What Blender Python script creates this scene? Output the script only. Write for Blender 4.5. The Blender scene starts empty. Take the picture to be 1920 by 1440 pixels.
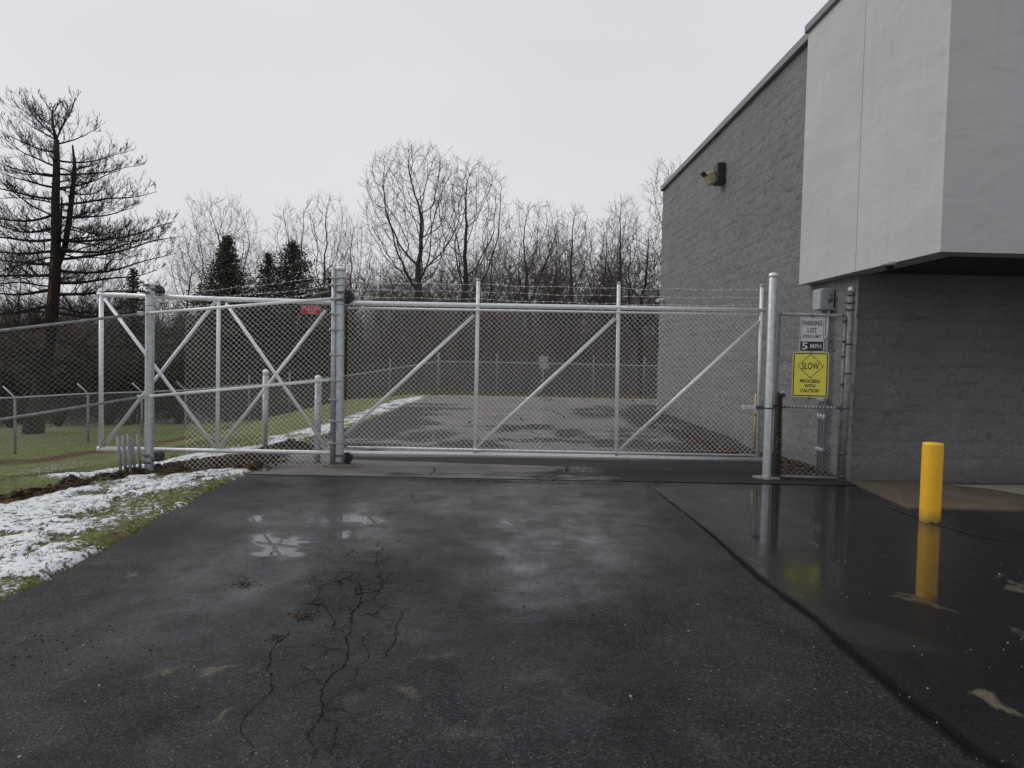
import bpy, math, random
import numpy as np
from mathutils import Vector, Matrix

S = bpy.context.scene
COL = S.collection
R = math.radians

# ------------------------------------------------------------------ camera
FPX = 1350.0                       # focal length in pixels of a 1920 px wide frame
EYE = Vector((0.0, 0.0, 1.6))
YAW, PITCH, ROLL = 0.0150, 0.0404, 0.0215
_r0 = Vector((math.cos(YAW), -math.sin(YAW), 0))
FWD = Vector((math.sin(YAW) * math.cos(PITCH), math.cos(YAW) * math.cos(PITCH), -math.sin(PITCH)))
_u0 = _r0.cross(FWD)
CU = _u0 * math.cos(ROLL) - _r0 * math.sin(ROLL)
CR = _r0 * math.cos(ROLL) + _u0 * math.sin(ROLL)
cam = bpy.data.cameras.new("camera")
cam.sensor_width = 36.0
cam.lens = 36.0 * FPX / 1920.0
cam.clip_start = 0.1
cam.clip_end = 2000.0
camo = bpy.data.objects.new("camera", cam)
m = Matrix((CR, CU, -FWD)).transposed().to_4x4()
m.translation = EYE
camo.matrix_world = m
COL.objects.link(camo)
S.camera = camo

# ------------------------------------------------------------------ light and exposure
SUN_EL, SUN_ROT = 42.0, 285.0
world = bpy.data.worlds.new("World")
S.world = world
world.use_nodes = True
wn, wl = world.node_tree.nodes, world.node_tree.links
wn.clear()
w_out = wn.new("ShaderNodeOutputWorld"); w_bg = wn.new("ShaderNodeBackground")
w_sky = wn.new("ShaderNodeTexSky"); w_sky.sky_type = 'NISHITA'; w_sky.sun_disc = False
w_sky.sun_elevation = R(SUN_EL); w_sky.sun_rotation = R(SUN_ROT); w_sky.dust_density = 3.0
w_hs = wn.new("ShaderNodeHueSaturation"); w_hs.inputs['Saturation'].default_value = 0.15
w_mix = wn.new("ShaderNodeMix"); w_mix.data_type = 'RGBA'; w_mix.inputs['Factor'].default_value = 0.88
w_tc = wn.new("ShaderNodeTexCoord"); w_no = wn.new("ShaderNodeTexNoise")
w_no.inputs['Scale'].default_value = 1.6; w_no.inputs['Detail'].default_value = 4; w_no.inputs['Roughness'].default_value = 0.45
w_map = wn.new("ShaderNodeMapping"); w_map.inputs['Scale'].default_value = (1, 1, 2.6)
w_ramp = wn.new("ShaderNodeValToRGB")
w_ramp.color_ramp.elements[0].position = 0.3; w_ramp.color_ramp.elements[1].position = 0.7
w_ramp.color_ramp.elements[0].color = (6.75, 6.78, 7.25, 1)
w_ramp.color_ramp.elements[1].color = (7.45, 7.48, 7.95, 1)
wl.new(w_tc.outputs['Generated'], w_map.inputs[0]); wl.new(w_map.outputs[0], w_no.inputs['Vector'])
wl.new(w_no.outputs[0], w_ramp.inputs[0])
wl.new(w_sky.outputs[0], w_hs.inputs['Color']); wl.new(w_hs.outputs[0], w_mix.inputs[6])
w_sep = wn.new("ShaderNodeSeparateXYZ"); wl.new(w_tc.outputs['Generated'], w_sep.inputs[0])
w_mr = wn.new("ShaderNodeMapRange"); w_mr.inputs[1].default_value = -0.75; w_mr.inputs[2].default_value = 0.15; w_mr.inputs[3].default_value = 0.90; w_mr.inputs[4].default_value = 1.0
wl.new(w_sep.outputs[1], w_mr.inputs[0])        # sky dimmed behind the camera to darken the walls facing it
w_vm = wn.new("ShaderNodeVectorMath"); w_vm.operation = 'SCALE'; wl.new(w_ramp.outputs[0], w_vm.inputs[0]); wl.new(w_mr.outputs[0], w_vm.inputs['Scale'])
wl.new(w_vm.outputs[0], w_mix.inputs[7]); wl.new(w_mix.outputs[2], w_bg.inputs[0])
w_bg.inputs[1].default_value = 0.105
wl.new(w_bg.outputs[0], w_out.inputs[0])
sun = bpy.data.lights.new("sun", 'SUN'); sun.energy = 0.9; sun.angle = R(50); sun.color = (1, 0.97, 0.93)
suno = bpy.data.objects.new("sun", sun); COL.objects.link(suno)
suno.rotation_euler = (R(90 - SUN_EL), 0, R(180 - SUN_ROT))   # from the left
S.view_settings.view_transform = 'Standard'; S.view_settings.look = 'None'
S.view_settings.exposure = 0.0; S.view_settings.gamma = 1.0
S.render.engine = 'CYCLES'
S.cycles.max_bounces = 6; S.cycles.diffuse_bounces = 3; S.cycles.glossy_bounces = 3

# ------------------------------------------------------------------ photograph <-> place
def ray(px, py):
    d = FWD + CR * ((px - 960) / FPX) + CU * ((720 - py) / FPX)
    return d
def at(px, py, D):                  # point seen at a pixel whose distance along +Y is D
    d = ray(px, py)
    return EYE + d * (D / d.y)
def sm(a, b, x):
    t = np.clip((x - a) / (b - a), 0, 1)
    return t * t * (3 - 2 * t)
def tz(x, y):                       # terrain height
    x = np.asarray(x, float); y = np.asarray(y, float)
    lat = np.interp(x, [-60, -30, -14.2, -10, -6, -3.4, 60], [-2.6, -2.3, -1.6, -1.31, -0.27, 0, 0])
    near = np.interp(x, [-30, -6, -3.4], [-1.5, -0.27, 0])
    k = sm(9.5, 14.0, y)
    lat = near * (1 - k) + lat * k
    dip = -0.3 * sm(27.5, 33, y) - 0.6 * sm(33, 40, y)
    hill = 5.2 * sm(38, 88, y)
    return lat + dip + hill
def G(px, py):                      # ground point under a pixel
    d = ray(px, py); t = 1.0
    for _ in range(4000):
        p = EYE + d * t
        if p.z <= float(tz(p.x, p.y)): return p
        t += 0.01 if t < 40 else 0.1
    return p
def Gf(px, py):                     # same on the flat paving
    d = ray(px, py)
    return EYE + d * (-1.6 / d.z)
def proj(X, Y, Z=0.0):
    dx, dy, dz = X - EYE.x, Y - EYE.y, Z - EYE.z
    w = np.maximum(dx * FWD.x + dy * FWD.y + dz * FWD.z, 0.05)
    return (960 + FPX * (dx * CR.x + dy * CR.y + dz * CR.z) / w,
            720 - FPX * (dx * CU.x + dy * CU.y + dz * CU.z) / w)

# ------------------------------------------------------------------ numpy noise
def _hash(ix, iy, seed):
    h = (ix * 374761393 + iy * 668265263 + seed * 1442695041) & 0x7fffffff
    h = ((h ^ (h >> 13)) * 1274126177) & 0x7fffffff
    return ((h ^ (h >> 16)) & 0xffff) / 65535.0
def vnoise(x, y, seed=0):
    x0 = np.floor(x).astype(np.int64); y0 = np.floor(y).astype(np.int64)
    fx = x - x0; fy = y - y0; fx = fx * fx * (3 - 2 * fx); fy = fy * fy * (3 - 2 * fy)
    a = _hash(x0, y0, seed); b = _hash(x0 + 1, y0, seed); c = _hash(x0, y0 + 1, seed); d = _hash(x0 + 1, y0 + 1, seed)
    return (a * (1 - fx) + b * fx) * (1 - fy) + (c * (1 - fx) + d * fx) * fy
def fbm(x, y, oct=4, seed=0, g=0.5):
    s = 0; a = 1; n = 0
    for i in range(oct):
        s = s + a * vnoise(x * 2 ** i, y * 2 ** i, seed + i * 17); n += a; a *= g
    return s / n
def inpoly(poly, X, Y):             # signed distance, negative inside
    P = np.array([(p[0], p[1]) for p in poly]); n = len(P)
    d = np.full(X.shape, 1e9); ins = np.zeros(X.shape, bool)
    for i in range(n):
        a = P[i]; b = P[(i + 1) % n]; e = b - a
        t = np.clip(((X - a[0]) * e[0] + (Y - a[1]) * e[1]) / (e @ e + 1e-12), 0, 1)
        d = np.minimum(d, np.hypot(X - a[0] - t * e[0], Y - a[1] - t * e[1]))
        c = ((a[1] > Y) != (b[1] > Y)) & (X < (b[0] - a[0]) * (Y - a[1]) / (b[1] - a[1] + 1e-12) + a[0])
        ins ^= c
    return np.where(ins, -d, d)

# ------------------------------------------------------------------ materials
def mat(name, col=(.5, .5, .5), rough=.6, metal=0.0, spec=0.5):
    m = bpy.data.materials.new(name); m.use_nodes = True
    b = m.node_tree.nodes['Principled BSDF']
    b.inputs['Base Color'].default_value = (*col, 1); b.inputs['Roughness'].default_value = rough
    b.inputs['Metallic'].default_value = metal; b.inputs['Specular IOR Level'].default_value = spec
    return m
class NT:
    def __init__(s, m): s.m = m; s.n = m.node_tree.nodes; s.l = m.node_tree.links; s.b = s.n['Principled BSDF']
    def link(s, a, b): s.l.new(a, b)
    def pos(s): return s.n.new('ShaderNodeNewGeometry').outputs['Position']
    def attr(s, name):
        a = s.n.new('ShaderNodeAttribute'); a.attribute_name = name; return a.outputs['Fac']
    def uv(s): return s.n.new('ShaderNodeTexCoord').outputs['UV']
    def map(s, v, scale=(1, 1, 1), rot=(0, 0, 0)):
        m = s.n.new('ShaderNodeMapping'); m.inputs['Scale'].default_value = scale; m.inputs['Rotation'].default_value = rot
        s.link(v, m.inputs[0]); return m.outputs[0]
    def noise(s, v, scale, detail=3, rough=.5, dist=0):
        t = s.n.new('ShaderNodeTexNoise'); t.inputs['Scale'].default_value = scale; t.inputs['Detail'].default_value = detail
        t.inputs['Roughness'].default_value = rough; t.inputs['Distortion'].default_value = dist
        s.link(v, t.inputs['Vector']); return t.outputs[0]
    def vor(s, v, scale, feat='F1', out='Distance'):
        t = s.n.new('ShaderNodeTexVoronoi'); t.inputs['Scale'].default_value = scale; t.feature = feat
        s.link(v, t.inputs['Vector']); return t.outputs[out]
    def ramp(s, f, stops):
        r = s.n.new('ShaderNodeValToRGB'); e = r.color_ramp.elements
        while len(e) < len(stops): e.new(0.5)
        for i, (p, c) in enumerate(stops):
            e[i].position = p; e[i].color = (c, c, c, 1) if isinstance(c, (int, float)) else (*c, 1)
        s.link(f, r.inputs[0]); return r.outputs[0]
    def math(s, op, a, b=None, clamp=False):
        t = s.n.new('ShaderNodeMath'); t.operation = op; t.use_clamp = clamp
        for i, v in enumerate((a, b)):
            if v is None: continue
            if isinstance(v, (int, float)): t.inputs[i].default_value = v
            else: s.link(v, t.inputs[i])
        return t.outputs[0]
    def mix(s, f, a, b, mode='MIX'):
        t = s.n.new('ShaderNodeMix'); t.data_type = 'RGBA'; t.blend_type = mode
        for i, v in ((0, f), (6, a), (7, b)):
            if isinstance(v, (int, float)): t.inputs[i].default_value = v if i == 0 else (v, v, v, 1)
            elif isinstance(v, tuple): t.inputs[i].default_value = (*v, 1)
            else: s.link(v, t.inputs[i])
        return t.outputs[2]
    def bump(s, h, strength=.5, dist=.01, nrm=None):
        t = s.n.new('ShaderNodeBump'); t.inputs['Distance'].default_value = dist
        if isinstance(strength, (int, float)): t.inputs['Strength'].default_value = strength
        else: s.link(strength, t.inputs['Strength'])
        s.link(h, t.inputs['Height'])
        if nrm: s.link(nrm, t.inputs['Normal'])
        return t.outputs[0]

def m_galv(name, lo, hi, rough=.42, metal=.55):
    m = mat(name, hi, rough, metal); t = NT(m); p = t.pos()
    n = t.noise(p, 16, 5, .6); n2 = t.vor(p, 90, out='Color')
    c = t.mix(t.ramp(n, [(.3, 0.0), (.7, 1.0)]), lo, hi)
    c = t.mix(.12, c, n2, 'OVERLAY')
    t.link(c, t.b.inputs['Base Color'])
    t.link(t.ramp(n, [(.3, rough + .12), (.7, rough - .08)]), t.b.inputs['Roughness'])
    return m
GALV = m_galv('galvanised_steel', (.33, .355, .365), (.52, .55, .56))
GALVB = m_galv('bright_galvanised_steel', (.66, .69, .70), (.86, .88, .89), .36, .35)
OLDG = m_galv('weathered_galvanised_steel', (.16, .17, .175), (.30, .31, .32), .55, .4)
WIRE = mat('galvanised_wire', (.80, .80, .76), .5, .05)
WIRED = mat('weathered_wire', (.34, .34, .33), .6, .3)
FARW = mat('far_fence_wire', (.30, .30, .30), .6, .3)
BLK = mat('black_rubber', (.022, .022, .026), .5)
DSTEEL = mat('dark_bracket_steel', (.10, .105, .125), .45, .5)
RUST = mat('dark_rusty_chain', (.045, .036, .03), .65, .5)
def m_bark(name, a, b, sc=14):
    m = mat(name, a, .9, 0, .2); t = NT(m); p = t.map(t.pos(), (1, 1, .25))
    n = t.noise(p, sc, 5, .65); t.link(t.mix(t.ramp(n, [(.35, 0.0), (.65, 1.0)]), a, b), t.b.inputs['Base Color'])
    t.link(t.bump(n, .8, .03), t.b.inputs['Normal']); return m
BARK = m_bark('grey_brown_bark', (.035, .030, .027), (.095, .085, .075))
BARKD = m_bark('dark_wet_bark', (.018, .016, .015), (.045, .038, .034))
BARKR = m_bark('peeling_tan_bark', (.035, .027, .022), (.12, .085, .060), 9)
TWIG = mat('grey_twigs', (.12, .105, .095), .9, 0, .2)
TWIGD = mat('dark_twigs', (.045, .038, .034), .9, 0, .2)
TWIGR = mat('reddish_brown_twigs', (.13, .09, .075), .9, 0, .2)

def m_needles(name, a, b):
    m = mat(name, a, .8, 0, .25); t = NT(m); n = t.noise(t.pos(), 2.2, 4, .6)
    n2 = t.noise(t.pos(), 14, 2, .6)
    c = t.mix(t.ramp(t.math('MULTIPLY', t.math('ADD', n, n2), .5), [(.38, 0.0), (.62, 1.0)]), a, b)
    t.link(c, t.b.inputs['Base Color']); return m
NEEDLE = m_needles('evergreen_needles', (.034, .041, .032), (.105, .118, .088))
SHRUB = m_needles('dull_shrub_leaves', (.018, .020, .012), (.06, .062, .035))

# ------------------------------------------------------------------ mesh helpers
class MB:
    def __init__(s): s.v = []; s.f = []; s.mi = []; s.sm = []
    def add(s, vs, fs, mi=0, smooth=False):
        o = len(s.v); s.v.extend([tuple(p) for p in vs]); s.f.extend([tuple(i + o for i in f) for f in fs])
        s.mi.extend([mi] * len(fs)); s.sm.extend([smooth] * len(fs))
    def box(s, c, size, mi=0, M=None, bev=0.0):
        x, y, z = [q / 2 for q in size]
        if bev <= 0:
            vs = [Vector((sx * x, sy * y, sz * z)) for sz in (-1, 1) for sx, sy in ((-1, -1), (1, -1), (1, 1), (-1, 1))]
            fs = [(3, 2, 1, 0), (4, 5, 6, 7), (0, 1, 5, 4), (1, 2, 6, 5), (2, 3, 7, 6), (3, 0, 4, 7)]
        else:
            rings = []
            def ring(ix, iy, iz):
                b = bev
                return [Vector(p) for p in ((-ix + b, -iy, iz), (ix - b, -iy, iz), (ix, -iy + b, iz), (ix, iy - b, iz), (ix - b, iy, iz), (-ix + b, iy, iz), (-ix, iy - b, iz), (-ix, -iy + b, iz))]
            rings = [ring(x - bev, y - bev, -z), ring(x, y, -z + bev), ring(x, y, z - bev), ring(x - bev, y - bev, z)]
            vs = sum(rings, []); fs = [tuple(range(7, -1, -1)), tuple(range(24, 32))]
            for k in range(3):
                for i in range(8):
                    j = (i + 1) % 8; fs.append((k * 8 + i, k * 8 + j, k * 8 + 8 + j, k * 8 + 8 + i))
        M = M or Matrix.Identity(3)
        s.add([Vector(c) + M @ p for p in vs], fs, mi)
    def tube(s, pts, rad, n=8, mi=0, cap=True, smooth=True):
        pts = [Vector(p) for p in pts]
        if isinstance(rad, (int, float)): rad = [rad] * len(pts)
        o = len(s.v); a = None
        for i, p in enumerate(pts):
            d = (pts[min(i + 1, len(pts) - 1)] - pts[max(i - 1, 0)])
            d = d.normalized() if d.length > 1e-9 else Vector((0, 0, 1))
            if a is None: a = d.orthogonal().normalized()
            else:
                a = a - d * a.dot(d); a = a.normalized() if a.length > 1e-6 else d.orthogonal().normalized()
            b = d.cross(a); r = rad[i]
            for k in range(n):
                t = 2 * math.pi * k / n; q = p + a * (math.cos(t) * r) + b * (math.sin(t) * r)
                s.v.append((q.x, q.y, q.z))
        nf = 0
        for i in range(len(pts) - 1):
            for k in range(n):
                k2 = (k + 1) % n
                s.f.append((o + i * n + k, o + i * n + k2, o + (i + 1) * n + k2, o + (i + 1) * n + k)); nf += 1
        s.mi.extend([mi] * nf); s.sm.extend([smooth] * nf)
        if cap:
            s.f.append(tuple(o + k for k in range(n - 1, -1, -1))); s.f.append(tuple(o + (len(pts) - 1) * n + k for k in range(n)))
            s.mi.extend([mi] * 2); s.sm.extend([False] * 2)
    def cyl(s, base, r, h, n=20, mi=0, dome=0.0):
        b = Vector(base)
        if dome > 0:
            pts = [b, b + Vector((0, 0, h - dome))]; rr = [r, r]
            for a in (25, 50, 72, 86):
                pts.append(b + Vector((0, 0, h - dome + dome * math.sin(R(a))))); rr.append(r * math.cos(R(a)))
            s.tube(pts, rr, n, mi)
        else: s.tube([b, b + Vector((0, 0, h))], r, n, mi)
    def build(s, name, mats, parent=None, base=None):
        me = bpy.data.meshes.new(name)
        if base is not None: off = Vector(base)
        elif parent is not None:
            rt = parent
            while rt.parent is not None: rt = rt.parent
            off = Vector(rt.location)
        else: off = Vector((0, 0, 0))
        V = np.array(s.v, float) - np.array(off)
        me.from_pydata(V.tolist(), [], s.f)
        if not isinstance(mats, (list, tuple)): mats = [mats]
        for mm in mats: me.materials.append(mm)
        me.polygons.foreach_set('material_index', s.mi); me.polygons.foreach_set('use_smooth', s.sm)
        me.update()
        o = bpy.data.objects.new(name, me); COL.objects.link(o)
        if parent is not None: o.parent = parent
        elif base is not None: o.location = base
        return o
def build_each(mb, name, mats, parent):
    n = len(mb.v); par = list(range(n))
    def fnd(i):
        while par[i] != i: par[i] = par[par[i]]; i = par[i]
        return i
    for f in mb.f:
        a = fnd(f[0])
        for k in f[1:]: par[fnd(k)] = a
    comps = {}
    for f, mi, s_ in zip(mb.f, mb.mi, mb.sm): comps.setdefault(fnd(f[0]), []).append((f, mi, s_))
    out = []
    for c in comps.values():
        m2 = MB(); ids = sorted({i for f, _, _ in c for i in f}); mp = {i: k for k, i in enumerate(ids)}
        m2.v = [mb.v[i] for i in ids]; m2.f = [tuple(mp[i] for i in f) for f, _, _ in c]; m2.mi = [q[1] for q in c]; m2.sm = [q[2] for q in c]
        out.append(m2.build(name, mats, parent))
    return out
def tag(o, label, cat, group=None):
    o['label'] = label; o['category'] = cat
    if group: o['group'] = group
    return o
def thing(name, loc, label, cat, group=None):
    o = bpy.data.objects.new(name, None); o.location = loc; o.empty_display_size = .2
    COL.objects.link(o); return tag(o, label, cat, group)
def struct(o, kind='structure'): o['kind'] = kind; return o

def grid_mesh(name, xs, ys, zfun, mats, attrs=None, xmap=None):
    X, Y = np.meshgrid(xs, ys)
    if xmap is not None: X = xmap(X, Y)
    Z = zfun(X, Y); nx, ny = len(xs), len(ys)
    me = bpy.data.meshes.new(name)
    me.vertices.add(nx * ny); me.vertices.foreach_set('co', np.stack([X, Y, Z], -1).ravel())
    i = np.arange(nx - 1); j = np.arange(ny - 1); I, J = np.meshgrid(i, j); a = (J * nx + I).ravel()
    q = np.stack([a, a + 1, a + 1 + nx, a + nx], -1).ravel()
    nf = (nx - 1) * (ny - 1)
    me.loops.add(nf * 4); me.loops.foreach_set('vertex_index', q.astype(np.int32))
    me.polygons.add(nf); me.polygons.foreach_set('loop_start', np.arange(0, nf * 4, 4, dtype=np.int32))
    me.polygons.foreach_set('use_smooth', np.ones(nf, bool))
    me.update(calc_edges=True)
    for mm in (mats if isinstance(mats, list) else [mats]): me.materials.append(mm)
    for k, v in (attrs(X, Y, Z) if attrs else {}).items():
        at_ = me.attributes.new(k, 'FLOAT', 'POINT'); at_.data.foreach_set('value', np.asarray(v, np.float32).ravel())
    o = bpy.data.objects.new(name, me); COL.objects.link(o)
    return o

# ================================================================== THE GROUND
EDGE = [(-10, 1300), (0, 1133), (100, 1082), (200, 1030), (330, 957), (462, 888), (500, 874), (548, 852), (600, 824), (660, 800), (720, 776), (800, 744), (832, 739)]
_e = sorted([(Gf(*p).y, Gf(*p).x) for p in EDGE]); EY = [-12.0] + [a for a, b in _e]; EX = [-3.1] + [b for a, b in _e]
def edge_x(y):
    y = np.asarray(y, float)
    e = np.interp(y, EY, EX)
    return e + (vnoise(y * 2.3, y * 0, 5) - .5) * .10 + (vnoise(y * 9, y * 0, 6) - .5) * .05
OLD_END = 27.8
def spaced(segs):
    out = []
    for a, b, st in segs: out += list(np.arange(a, b - 1e-6, st))
    out.append(segs[-1][1]); return np.array(out)

def poly(pts, flat=False): return [(q.x, q.y) for q in ((Gf(*p) if flat else G(*p)) for p in pts)]
SNOW_NEAR = poly([(-60, 960), (60, 935), (170, 905), (260, 893), (330, 888), (400, 882), (480, 882), (475, 892), (330, 965), (200, 1035), (0, 1140), (-200, 1230)])
SNOW_STRIP = poly([(60, 893), (150, 884), (230, 872), (300, 862), (345, 852), (420, 840), (480, 832), (500, 820), (560, 806), (640, 785), (700, 760), (790, 740), (815, 741), (700, 783), (640, 805), (590, 822), (540, 838), (440, 853), (400, 862), (300, 880), (200, 893), (80, 905)])
BARE = poly([(150, 1012), (250, 985), (330, 955), (400, 905), (440, 893), (330, 962), (240, 1008), (170, 1036)])
SEMI = poly([(180, 985), (250, 950), (330, 925), (430, 893), (455, 895), (330, 958), (220, 1005), (130, 1040)])
DIRT = poly([(-60, 940), (0, 932), (100, 916), (170, 902), (240, 886), (330, 868), (400, 858), (470, 852), (540, 852), (520, 872), (500, 884), (430, 878), (350, 886), (270, 893), (180, 905), (60, 930), (-60, 950)])
LEAFLINE = poly([(-40, 866), (60, 858), (180, 842), (330, 822), (440, 797), (560, 778), (560, 782), (440, 803), (330, 830), (180, 852), (60, 870), (-40, 880)])

def ground_masks(X, Y):
    wx = X + (fbm(X * 1.7, Y * 1.7, 4, 3) - .5) * .9; wy = Y + (fbm(X * 1.7, Y * 1.7, 4, 9) - .5) * .9
    sn = np.clip(.5 - inpoly(SNOW_NEAR, X, Y) / .25, 0, 1) * (.60 + .12 * fbm(X * 1.3, Y * 1.3, 3, 91))
    ss = np.clip(.5 - inpoly(SNOW_STRIP, X + (wx - X) * .35, Y + (wy - Y) * .35) / .45, 0, 1) * .66
    snow = np.maximum(sn, ss)
    bare = np.clip(.5 - inpoly(BARE, wx, wy) / .30, 0, 1); snow -= .36 * bare + .17 * np.clip(.5 - inpoly(SEMI, wx, wy) / .5, 0, 1)
    snow = snow - .22 * (fbm(X * 2.5, Y * 2.5, 4, 21) > .60)
    # flecks on the lawn
    ln = sm(-3.5, -5, X) * sm(6, 9, Y) * (.06 + .30 * fbm(X * .5, Y * .25, 3, 33)) * sm(60, 34, Y)
    ln = np.maximum(ln, .36 * (fbm(X * .3, Y * .12, 3, 51) > .62) * sm(60, 45, Y) * sm(-4, -7, X))
    ln = np.maximum(ln, .50 * (fbm(X * .35, Y * .18, 3, 71) > .70) * sm(28, 36, Y) * sm(-4, -7, X))
    snow = np.maximum(snow, ln)
    dirt = np.clip(.5 - inpoly(DIRT, X + (wx - X) * .25, Y + (wy - Y) * .25) / .25, 0, 1)
    leaf = np.clip(.35 - inpoly(LEAFLINE, X + (wx - X) * .3, Y + (wy - Y) * .3) / .4, 0, 1) * sm(.35, .55, fbm(X * 1.5, Y * 1.5, 3, 61)); leaf = np.maximum(leaf, .75 * bare * sm(.40, .60, fbm(X * 4, Y * 4, 4, 66)))
    woods = np.maximum(sm(38, 44, Y) * sm(-40, -3, X + 0 * Y) * 0 + sm(40, 46, Y), sm(33.5, 36, Y) * sm(-9, -4, X))
    snow = snow * (1 - .92 * dirt)
    return snow, dirt, leaf, woods
def ground_z(X, Y):
    z = tz(X, Y); e = edge_x(Y)
    inside = (X > e - .02) & (Y < OLD_END + .3)
    z = z + (fbm(X * 1.1, Y * 1.1, 4, 77) - .5) * .10 * sm(0, .8, e - X)
    snow, dirt, leaf, woods = ground_masks(X, Y)
    fine = sm(14, 9, Y)
    z = z + fine * (.05 * sm(.35, .75, snow) * (.6 + .8 * fbm(X * 6, Y * 6, 3, 8)) + .05 * (fbm(X * 7, Y * 7, 3, 12) - .5) * (1 + 3.2 * dirt))
    z = z + dirt * .02 + woods * (fbm(X * .5, Y * .5, 3, 5) - .5) * .8
    z = np.where((e - X < .12) & ~inside, z - .045 * sm(.12, 0, e - X), z)
    z = np.where(inside, -.09 + 0 * z, z)
    z = np.where((X > 4.9) & (Y > 9.6) & (Y < 22), -.1, z)
    return z
def m_ground():
    m = mat('snowy_lawn', (.08, .1, .04), .9, 0, .2); t = NT(m); p = t.pos()
    n1 = t.noise(p, .8, 5, .6); n2 = t.noise(p, 22, 4, .7); n3 = t.noise(p, 60, 3, .7); n4 = t.noise(p, 5, 4, .6)
    g = t.mix(t.ramp(n2, [(.32, 0.0), (.66, 1.0)]), (.070, .088, .020), (.21, .235, .075))
    g = t.mix(t.ramp(n1, [(.46, 0.0), (.66, .6)]), g, (.115, .105, .045))
    g = t.mix(t.ramp(n4, [(.55, 0.0), (.72, .6)]), g, (.045, .036, .022))
    d = t.mix(t.ramp(n2, [(.35, 0.0), (.7, 1.0)]), (.018, .012, .009), (.075, .045, .028))
    l = t.mix(t.ramp(n3, [(.35, 0.0), (.65, 1.0)]), (.04, .026, .016), (.12, .07, .035))
    w = t.mix(t.ramp(n2, [(.35, 0.0), (.7, 1.0)]), (.010, .008, .007), (.045, .034, .028))
    c = t.mix(t.attr('leaf'), g, l); c = t.mix(t.attr('dirt'), c, d); c = t.mix(t.attr('woods'), c, w)
    nz = t.math('ADD', t.math('MULTIPLY', n2, .55), t.math('MULTIPLY', t.noise(p, 9, 5, .65), .45))
    f = t.math('ADD', t.attr('snow'), t.math('MULTIPLY', t.math('SUBTRACT', nz, .5), 2.3))
    f = t.ramp(f, [(.42, 0.0), (.58, 1.0)])
    sc = t.mix(t.ramp(n3, [(.3, 0.0), (.7, 1.0)]), (.74, .77, .80), (.88, .90, .92))
    t.link(t.mix(f, c, sc), t.b.inputs['Base Color'])
    t.link(t.bump(t.math('ADD', t.math('ADD', n2, t.math('MULTIPLY', n3, .5)), t.math('MULTIPLY', f, .9)), .85, .03), t.b.inputs['Normal'])
    return m
xs = spaced([(-220, -60, 8), (-60, -20, 1.0), (-20, -9, .25), (-9, -3.0, .04), (-3.0, 10, .35), (10, 60, 3), (60, 220, 16)])
ys = spaced([(-15, 2.6, .8), (2.6, 11.5, .04), (11.5, 16, .1), (16, 34, .25), (34, 95, .8), (95, 160, 4), (160, 600, 40)])
def g_attr(X, Y, Z):
    s, d, l, w = ground_masks(X, Y); return {'snow': s, 'dirt': d, 'leaf': l, 'woods': w}
ground = struct(grid_mesh('ground', xs, ys, ground_z, m_ground(), g_attr))

# ------------------------------------------------------------------ asphalt
SEAMD = 9.25
SEAM = [(60, 140), (190, 240), (330, 350), (460, 470), (560, 560), (680, 650), (820, 750), (960, 880), (1130, 1020), (1240, 1120), (1400, 1240), (1560, 1370), (1700, 1440), (1850, 1520)]
SEAM = [(1200 + a / 2.483, 860 + b / 2.483) for a, b in SEAM]
SEAMP = [Gf(*p) for p in SEAM]
WETR = [(q.x, q.y) for q in SEAMP] + [(12, 2), (12, 9.5), (Gf(1250, 905).x, Gf(1250, 905).y)]
PUD = [  # centre, radii in frame pixels, angle, depth of water
    (524, 1028, 44, 21, 3, 1.0), (500, 1022, 24, 22, 0, 1.0), (676, 974, 42, 9, 2, 1.0), (650, 1001, 15, 5, 0, .9), (475, 975, 14, 5, 0, .8),
    (1012, 1100, 40, 10, 0, .36), (1005, 1130, 80, 20, 0, .30), (955, 1040, 18, 8, 40, .38), (980, 1066, 26, 4, 0, .38), (950, 978, 12, 4, 0, .7),
    (1072, 884, 40, 8, 2, .8), (800, 818, 58, 11, -6, .6), (790, 1190, 60, 12, 0, .3),
    (1440, 975, 110, 60, 20, .62), (1740, 1050, 70, 80, 0, .80), (1560, 1020, 130, 70, 10, .42), (1630, 970, 130, 32, 8, .45)]
SAND = [(310, 1254, 26, 9, -12, .7), (345, 1248, 30, 4, -12, .4), (402, 1259, 26, 9, 0, .85), (255, 1272, 40, 3, -10, .5), (405, 1352, 46, 5, -28, .8), (265, 1302, 34, 4, -6, .5), (770, 1296, 40, 14, 10, .65),
        (1880, 1322, 44, 6, 27, 1.0), (1860, 1316, 20, 5, 20, 1.0), (1490, 1364, 14, 6, 20, .9), (1530, 1385, 50, 6, 20, .35), (240, 1080, 14, 5, 0, .8), (205, 1050, 46, 7, -4, .45), (155, 1108, 26, 5, 0, .35),
        (60, 1180, 70, 20, -12, .35), (140, 1270, 40, 5, -25, .5), (350, 1438, 26, 12, 0, .6), (480, 1250, 24, 6, -15, .45), (545, 900, 60, 8, 0, .45), (570, 912, 26, 4, 0, .5),
        (1735, 1132, 62, 5, 15, .6), (1700, 1118, 30, 3, 5, .5), (1905, 1100, 30, 7, 0, .75), (1880, 1083, 25, 5, 0, .5), (1915, 1185, 18, 10, 0, .5), (1410, 1050, 14, 4, 20, .5),
        (1570, 1062, 24, 4, 10, .35), (1525, 958, 14, 3, 0, .35), (800, 940, 120, 14, 0, .22), (700, 900, 90, 8, 0, .35), (190, 1238, 16, 4, 0, .5), (470, 1258, 16, 5, -20, .6), (760, 1325, 40, 20, 5, .3)]
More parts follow.
